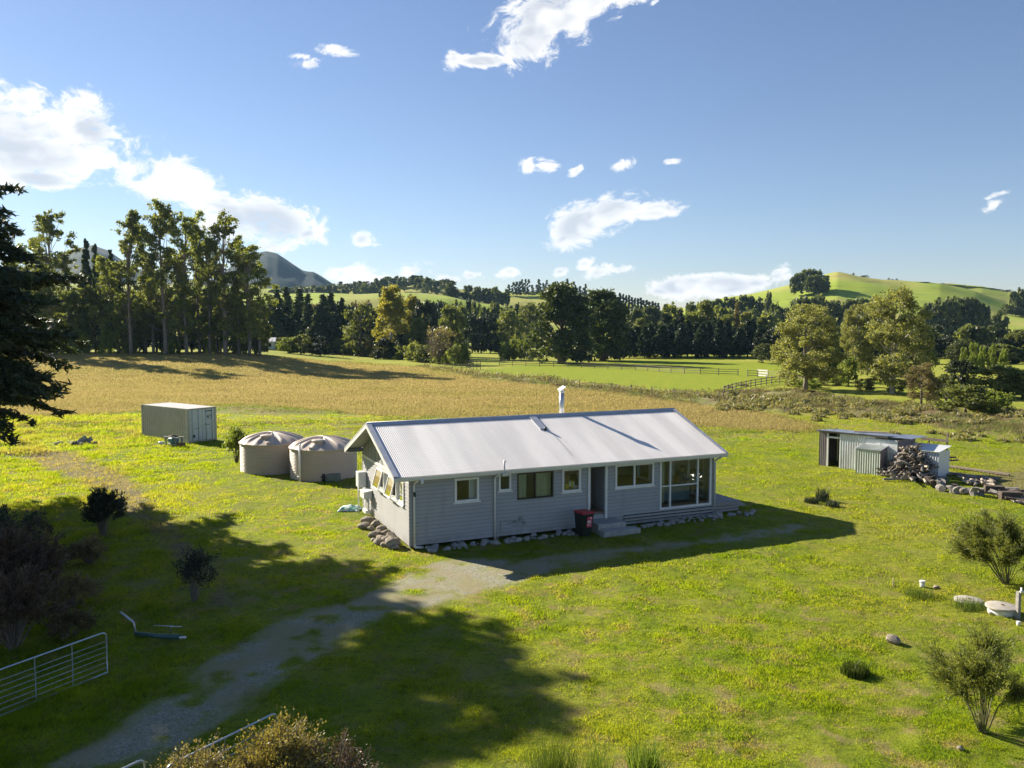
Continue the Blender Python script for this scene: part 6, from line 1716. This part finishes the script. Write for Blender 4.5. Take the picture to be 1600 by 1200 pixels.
CHR = empty('chair', hloc(13.45, 1.45, .70), HYAW, 'dark chair under the person behind the big window', 'chair')
b = MB().box((-.24, -.23, .42), (.24, .23, .46)); b.build('seat', M['timber'], CHR); b = MB().box((-.26, -.22, .46), (-.22, .22, .95)); b.build('backrest', M['timber'], CHR)
for x in (-.22, .2):
    for y in (-.21, .19): MB().box((x, y, 0), (x + .035, y + .035, .42)).build('leg', M['timber'], CHR)
TBL = empty('table', hloc(13.85, 1.45, .70), HYAW, 'small table in front of the seated person behind the big window', 'table')
MB().box((-.12, -.6, .70), (.2, .6, .735)).build('table_top', M['lining'], TBL)
for y in (-.55, .5): MB().box((.02, y, 0), (.07, y + .05, .70)).build('leg', M['timber'], TBL)
lp = empty('laptop', hloc(13.86, 1.45, 1.436), HYAW, 'open laptop on the table behind the big window', 'laptop')
MB().box((-.1, -.16, 0), (.11, .16, .015)).build('keyboard_base', M['flash'], lp); MB().box((.11, -.16, .01), (.125, .16, .22)).build('screen', M['flash'], lp)
sf = empty('sofa', hloc(12.6, .55, .70), HYAW, 'pale blue sofa back along the lower part of the big window', 'sofa')
b = MB().box((-1.1, -.1, .05), (.65, .12, .78)); b.build('backrest', surf('blue_grey_fabric', (.16, .22, .27), .9), sf, bevel=.05); b = MB().box((-1.1, .12, .05), (.65, .75, .42)); b.build('seat', bpy.data.materials['blue_grey_fabric'], sf, bevel=.05)
# ================================================================== sky, sun, camera, haze
CLOUDS = [  # px, py, half width, half height, tilt(deg, + = right end up)
    (40, 225, 130, 58, 4), (-40, 215, 120, 75, 0), (120, 205, 62, 46, 10), (60, 280, 55, 16, 0), (45, 160, 40, 28, 0), (150, 250, 36, 22, 0),
    (265, 285, 70, 36, -14), (330, 318, 75, 30, -18), (420, 345, 75, 38, -14), (360, 345, 50, 28, 0), (480, 365, 36, 14, 15), (425, 385, 40, 12, 0),
    (563, 373, 32, 17, 0), (545, 428, 48, 14, 5), (640, 424, 34, 14, 10), (590, 440, 70, 14, 0), (735, 430, 22, 9, 0), (795, 424, 22, 10, 10),
    (870, 15, 95, 40, 12), (830, 62, 55, 34, 32), (905, 45, 34, 30, 40), (920, 5, 60, 22, 10), (985, -8, 60, 14, 10), (1024, 3, 14, 5, 30), (708, 92, 18, 19, 30), (755, 95, 46, 10, 0),
    (482, 100, 30, 11, 10), (520, 76, 34, 11, 0), (470, 88, 22, 6, 0),
    (824, 259, 13, 14, 40), (852, 260, 20, 13, 10), (900, 267, 14, 7, 30), (972, 258, 26, 10, 15), (1048, 252, 16, 6, 0),
    (905, 350, 52, 30, 24), (955, 332, 50, 26, 8), (1022, 328, 44, 14, 4), (880, 372, 30, 14, 30),
    (875, 424, 17, 9, 10), (912, 413, 16, 11, 30), (935, 425, 30, 12, 12), (975, 421, 28, 7, 5),
    (1070, 447, 58, 18, 2), (1130, 446, 60, 18, 0), (1180, 442, 40, 16, 0), (1218, 430, 22, 18, 35), (1030, 455, 30, 12, 0),
    (1556, 318, 22, 13, 38), (1558, 305, 24, 6, 15), (700, 436, 30, 8, 0),
]
def build_world():
    w = bpy.data.worlds.new('World'); SC.world = w; w.use_nodes = True
    w.node_tree.nodes.clear(); nt = NT(w.node_tree)
    out = nt.n('ShaderNodeOutputWorld')
    sky = nt.n('ShaderNodeTexSky'); sky.sky_type = 'NISHITA'; sky.sun_disc = False
    sky.sun_elevation = SUN_EL; sky.sun_rotation = -SUN_AZ
    sky.altitude = 50; sky.air_density = SKY_AIR; sky.dust_density = SKY_DUST; sky.ozone_density = 2.0
    tc = nt.n('ShaderNodeTexCoord').outputs['Generated']
    d = nt.vmath('NORMALIZE', tc)
    m = None
    for (px, py, hw, hh, tilt) in CLOUDS:
        D = ray(px, py).normalized()
        T1 = Vector((0, 0, 1)).cross(D) * -1; T1.normalize(); T2 = T1.cross(D); T2.normalize()
        if T2.z < 0: T2 = -T2
        a = R(tilt); A = T1 * math.cos(a) + T2 * math.sin(a); B = T2 * math.cos(a) - T1 * math.sin(a)
        k = math.cos(math.atan(math.hypot(px - 800, py - 600) / CF))
        g = 1.4 if hw > 40 else 1.15
        A = A * (CF / (hw * g * k)); B = B * (CF / (hh * g * k))
        cx = nt.n('ShaderNodeCombineXYZ')
        nt.set(cx.inputs[0], nt.vmath('DOT_PRODUCT', d, tuple(A))); nt.set(cx.inputs[1], nt.vmath('DOT_PRODUCT', d, tuple(B)))
        # centre offset: D.A = 0 by construction
        v = nt.math('SUBTRACT', 1.0, nt.vmath('LENGTH', cx))
        if hw <= 40: v = nt.math('MULTIPLY', v, .72)
        v = nt.math('SUBTRACT', v, nt.math('MULTIPLY', nt.math('LESS_THAN', nt.vmath('DOT_PRODUCT', d, tuple(D)), .3), 50.0))
        m = v if m is None else nt.math('SMOOTH_MAX', m, v)
        if m.node.operation == 'SMOOTH_MAX': m.node.inputs[2].default_value = .05
    m = nt.math('MAXIMUM', m, -1.0)
    sv = nt.vmath('MULTIPLY', d, (1, 1, 1.5))
    wn = nt.n('ShaderNodeTexNoise'); wn.inputs['Scale'].default_value = 9; wn.inputs['Detail'].default_value = 3
    nt.set(wn.inputs['Vector'], sv)
    warp = nt.vmath('SCALE', nt.vmath('SUBTRACT', wn.outputs['Color'], (.5, .5, .5)))
    warp.node.inputs['Scale'].default_value = .12
    sv = nt.vmath('ADD', sv, warp)
    n = nt.noise(20, sv, 8, .66)
    n2 = nt.noise(75, sv, 4, .7)
    nn = nt.math('ADD', nt.math('MULTIPLY', nt.math('SUBTRACT', n, .5), 2.4), nt.math('MULTIPLY', nt.math('SUBTRACT', n2, .5), 1.3))
    dens = nt.math('ADD', nt.math('MINIMUM', m, .6), nt.math('MULTIPLY', nn, .75))
    alpha = nt.ramp(dens, .12, .56)
    # grey, thick undersides
    core = nt.math('MULTIPLY', nt.ramp(m, .3, .75), nt.ramp(nt.noise(13, nt.vmath('ADD', sv, (.0, .0, .03)), 3, .55), .42, .62))
    cc = nt.mix(core, tuple(c * CLOUD_GAIN for c in (1.0, .99, .985)), tuple(c * CLOUD_GAIN for c in (.62, .655, .73)))
    skyc = nt.mix(1.0, sky.outputs[0], (SKY_STR * SKY_TINT[0], SKY_STR * SKY_TINT[1], SKY_STR * SKY_TINT[2], 1), 'MULTIPLY')
    c = nt.mix(alpha, skyc, cc)
    bg = nt.n('ShaderNodeBackground'); nt.set(bg.inputs[0], c); bg.inputs[1].default_value = 1.0
    nt.L.new(bg.outputs[0], out.inputs[0])
    w.cycles.sampling_method = 'MANUAL'; w.cycles.sample_map_resolution = 512

SKY_AIR, SKY_DUST, SKY_STR, CLOUD_GAIN = 1.0, .1, .05, .455
SKY_TINT = (.91, .89, 1.01)
build_world()
sl = bpy.data.lights.new('sun', 'SUN'); sl.energy = 5.0; sl.angle = R(.5); sl.color = (1, .90, .74)
so = bpy.data.objects.new('sun', sl); COL.objects.link(so)
so.rotation_euler = (-SUNV).to_track_quat('-Z', 'Y').to_euler(); so.location = SUNV * 300

cam = bpy.data.cameras.new('camera'); co = bpy.data.objects.new('camera', cam); COL.objects.link(co)
cam.sensor_width = 36; cam.lens = 36 * CF / 1600; cam.clip_end = 12000; cam.clip_start = .1
co.location = (0, 0, CH); co.rotation_euler = (PI / 2 - CP, 0, 0)
SC.camera = co

HAZE = 6e-5
if HAZE:
    b = MB().box((-3100, -3100, -4), (3100, 3100, 330))
    m, nt = new_mat('haze_air')
    v = nt.n('ShaderNodeVolumePrincipled'); v.inputs['Density'].default_value = HAZE
    nt.set(v.inputs['Color'], (.42, .70, 1.0)); v.inputs['Anisotropy'].default_value = .2
    nt.L.new(v.outputs[0], nt.out.inputs['Volume'])
    hz = b.build('haze', m); tag(hz, kind='stuff')
    hz.display_type = 'BOUNDS'
SC.view_settings.view_transform = 'Standard'; SC.view_settings.look = 'None'
SC.view_settings.exposure = 1.3; SC.view_settings.gamma = 1
SC.cycles.max_bounces = 10; SC.cycles.diffuse_bounces = 6; SC.cycles.transmission_bounces = 8; SC.cycles.transparent_max_bounces = 16; SC.cycles.volume_bounces = 0
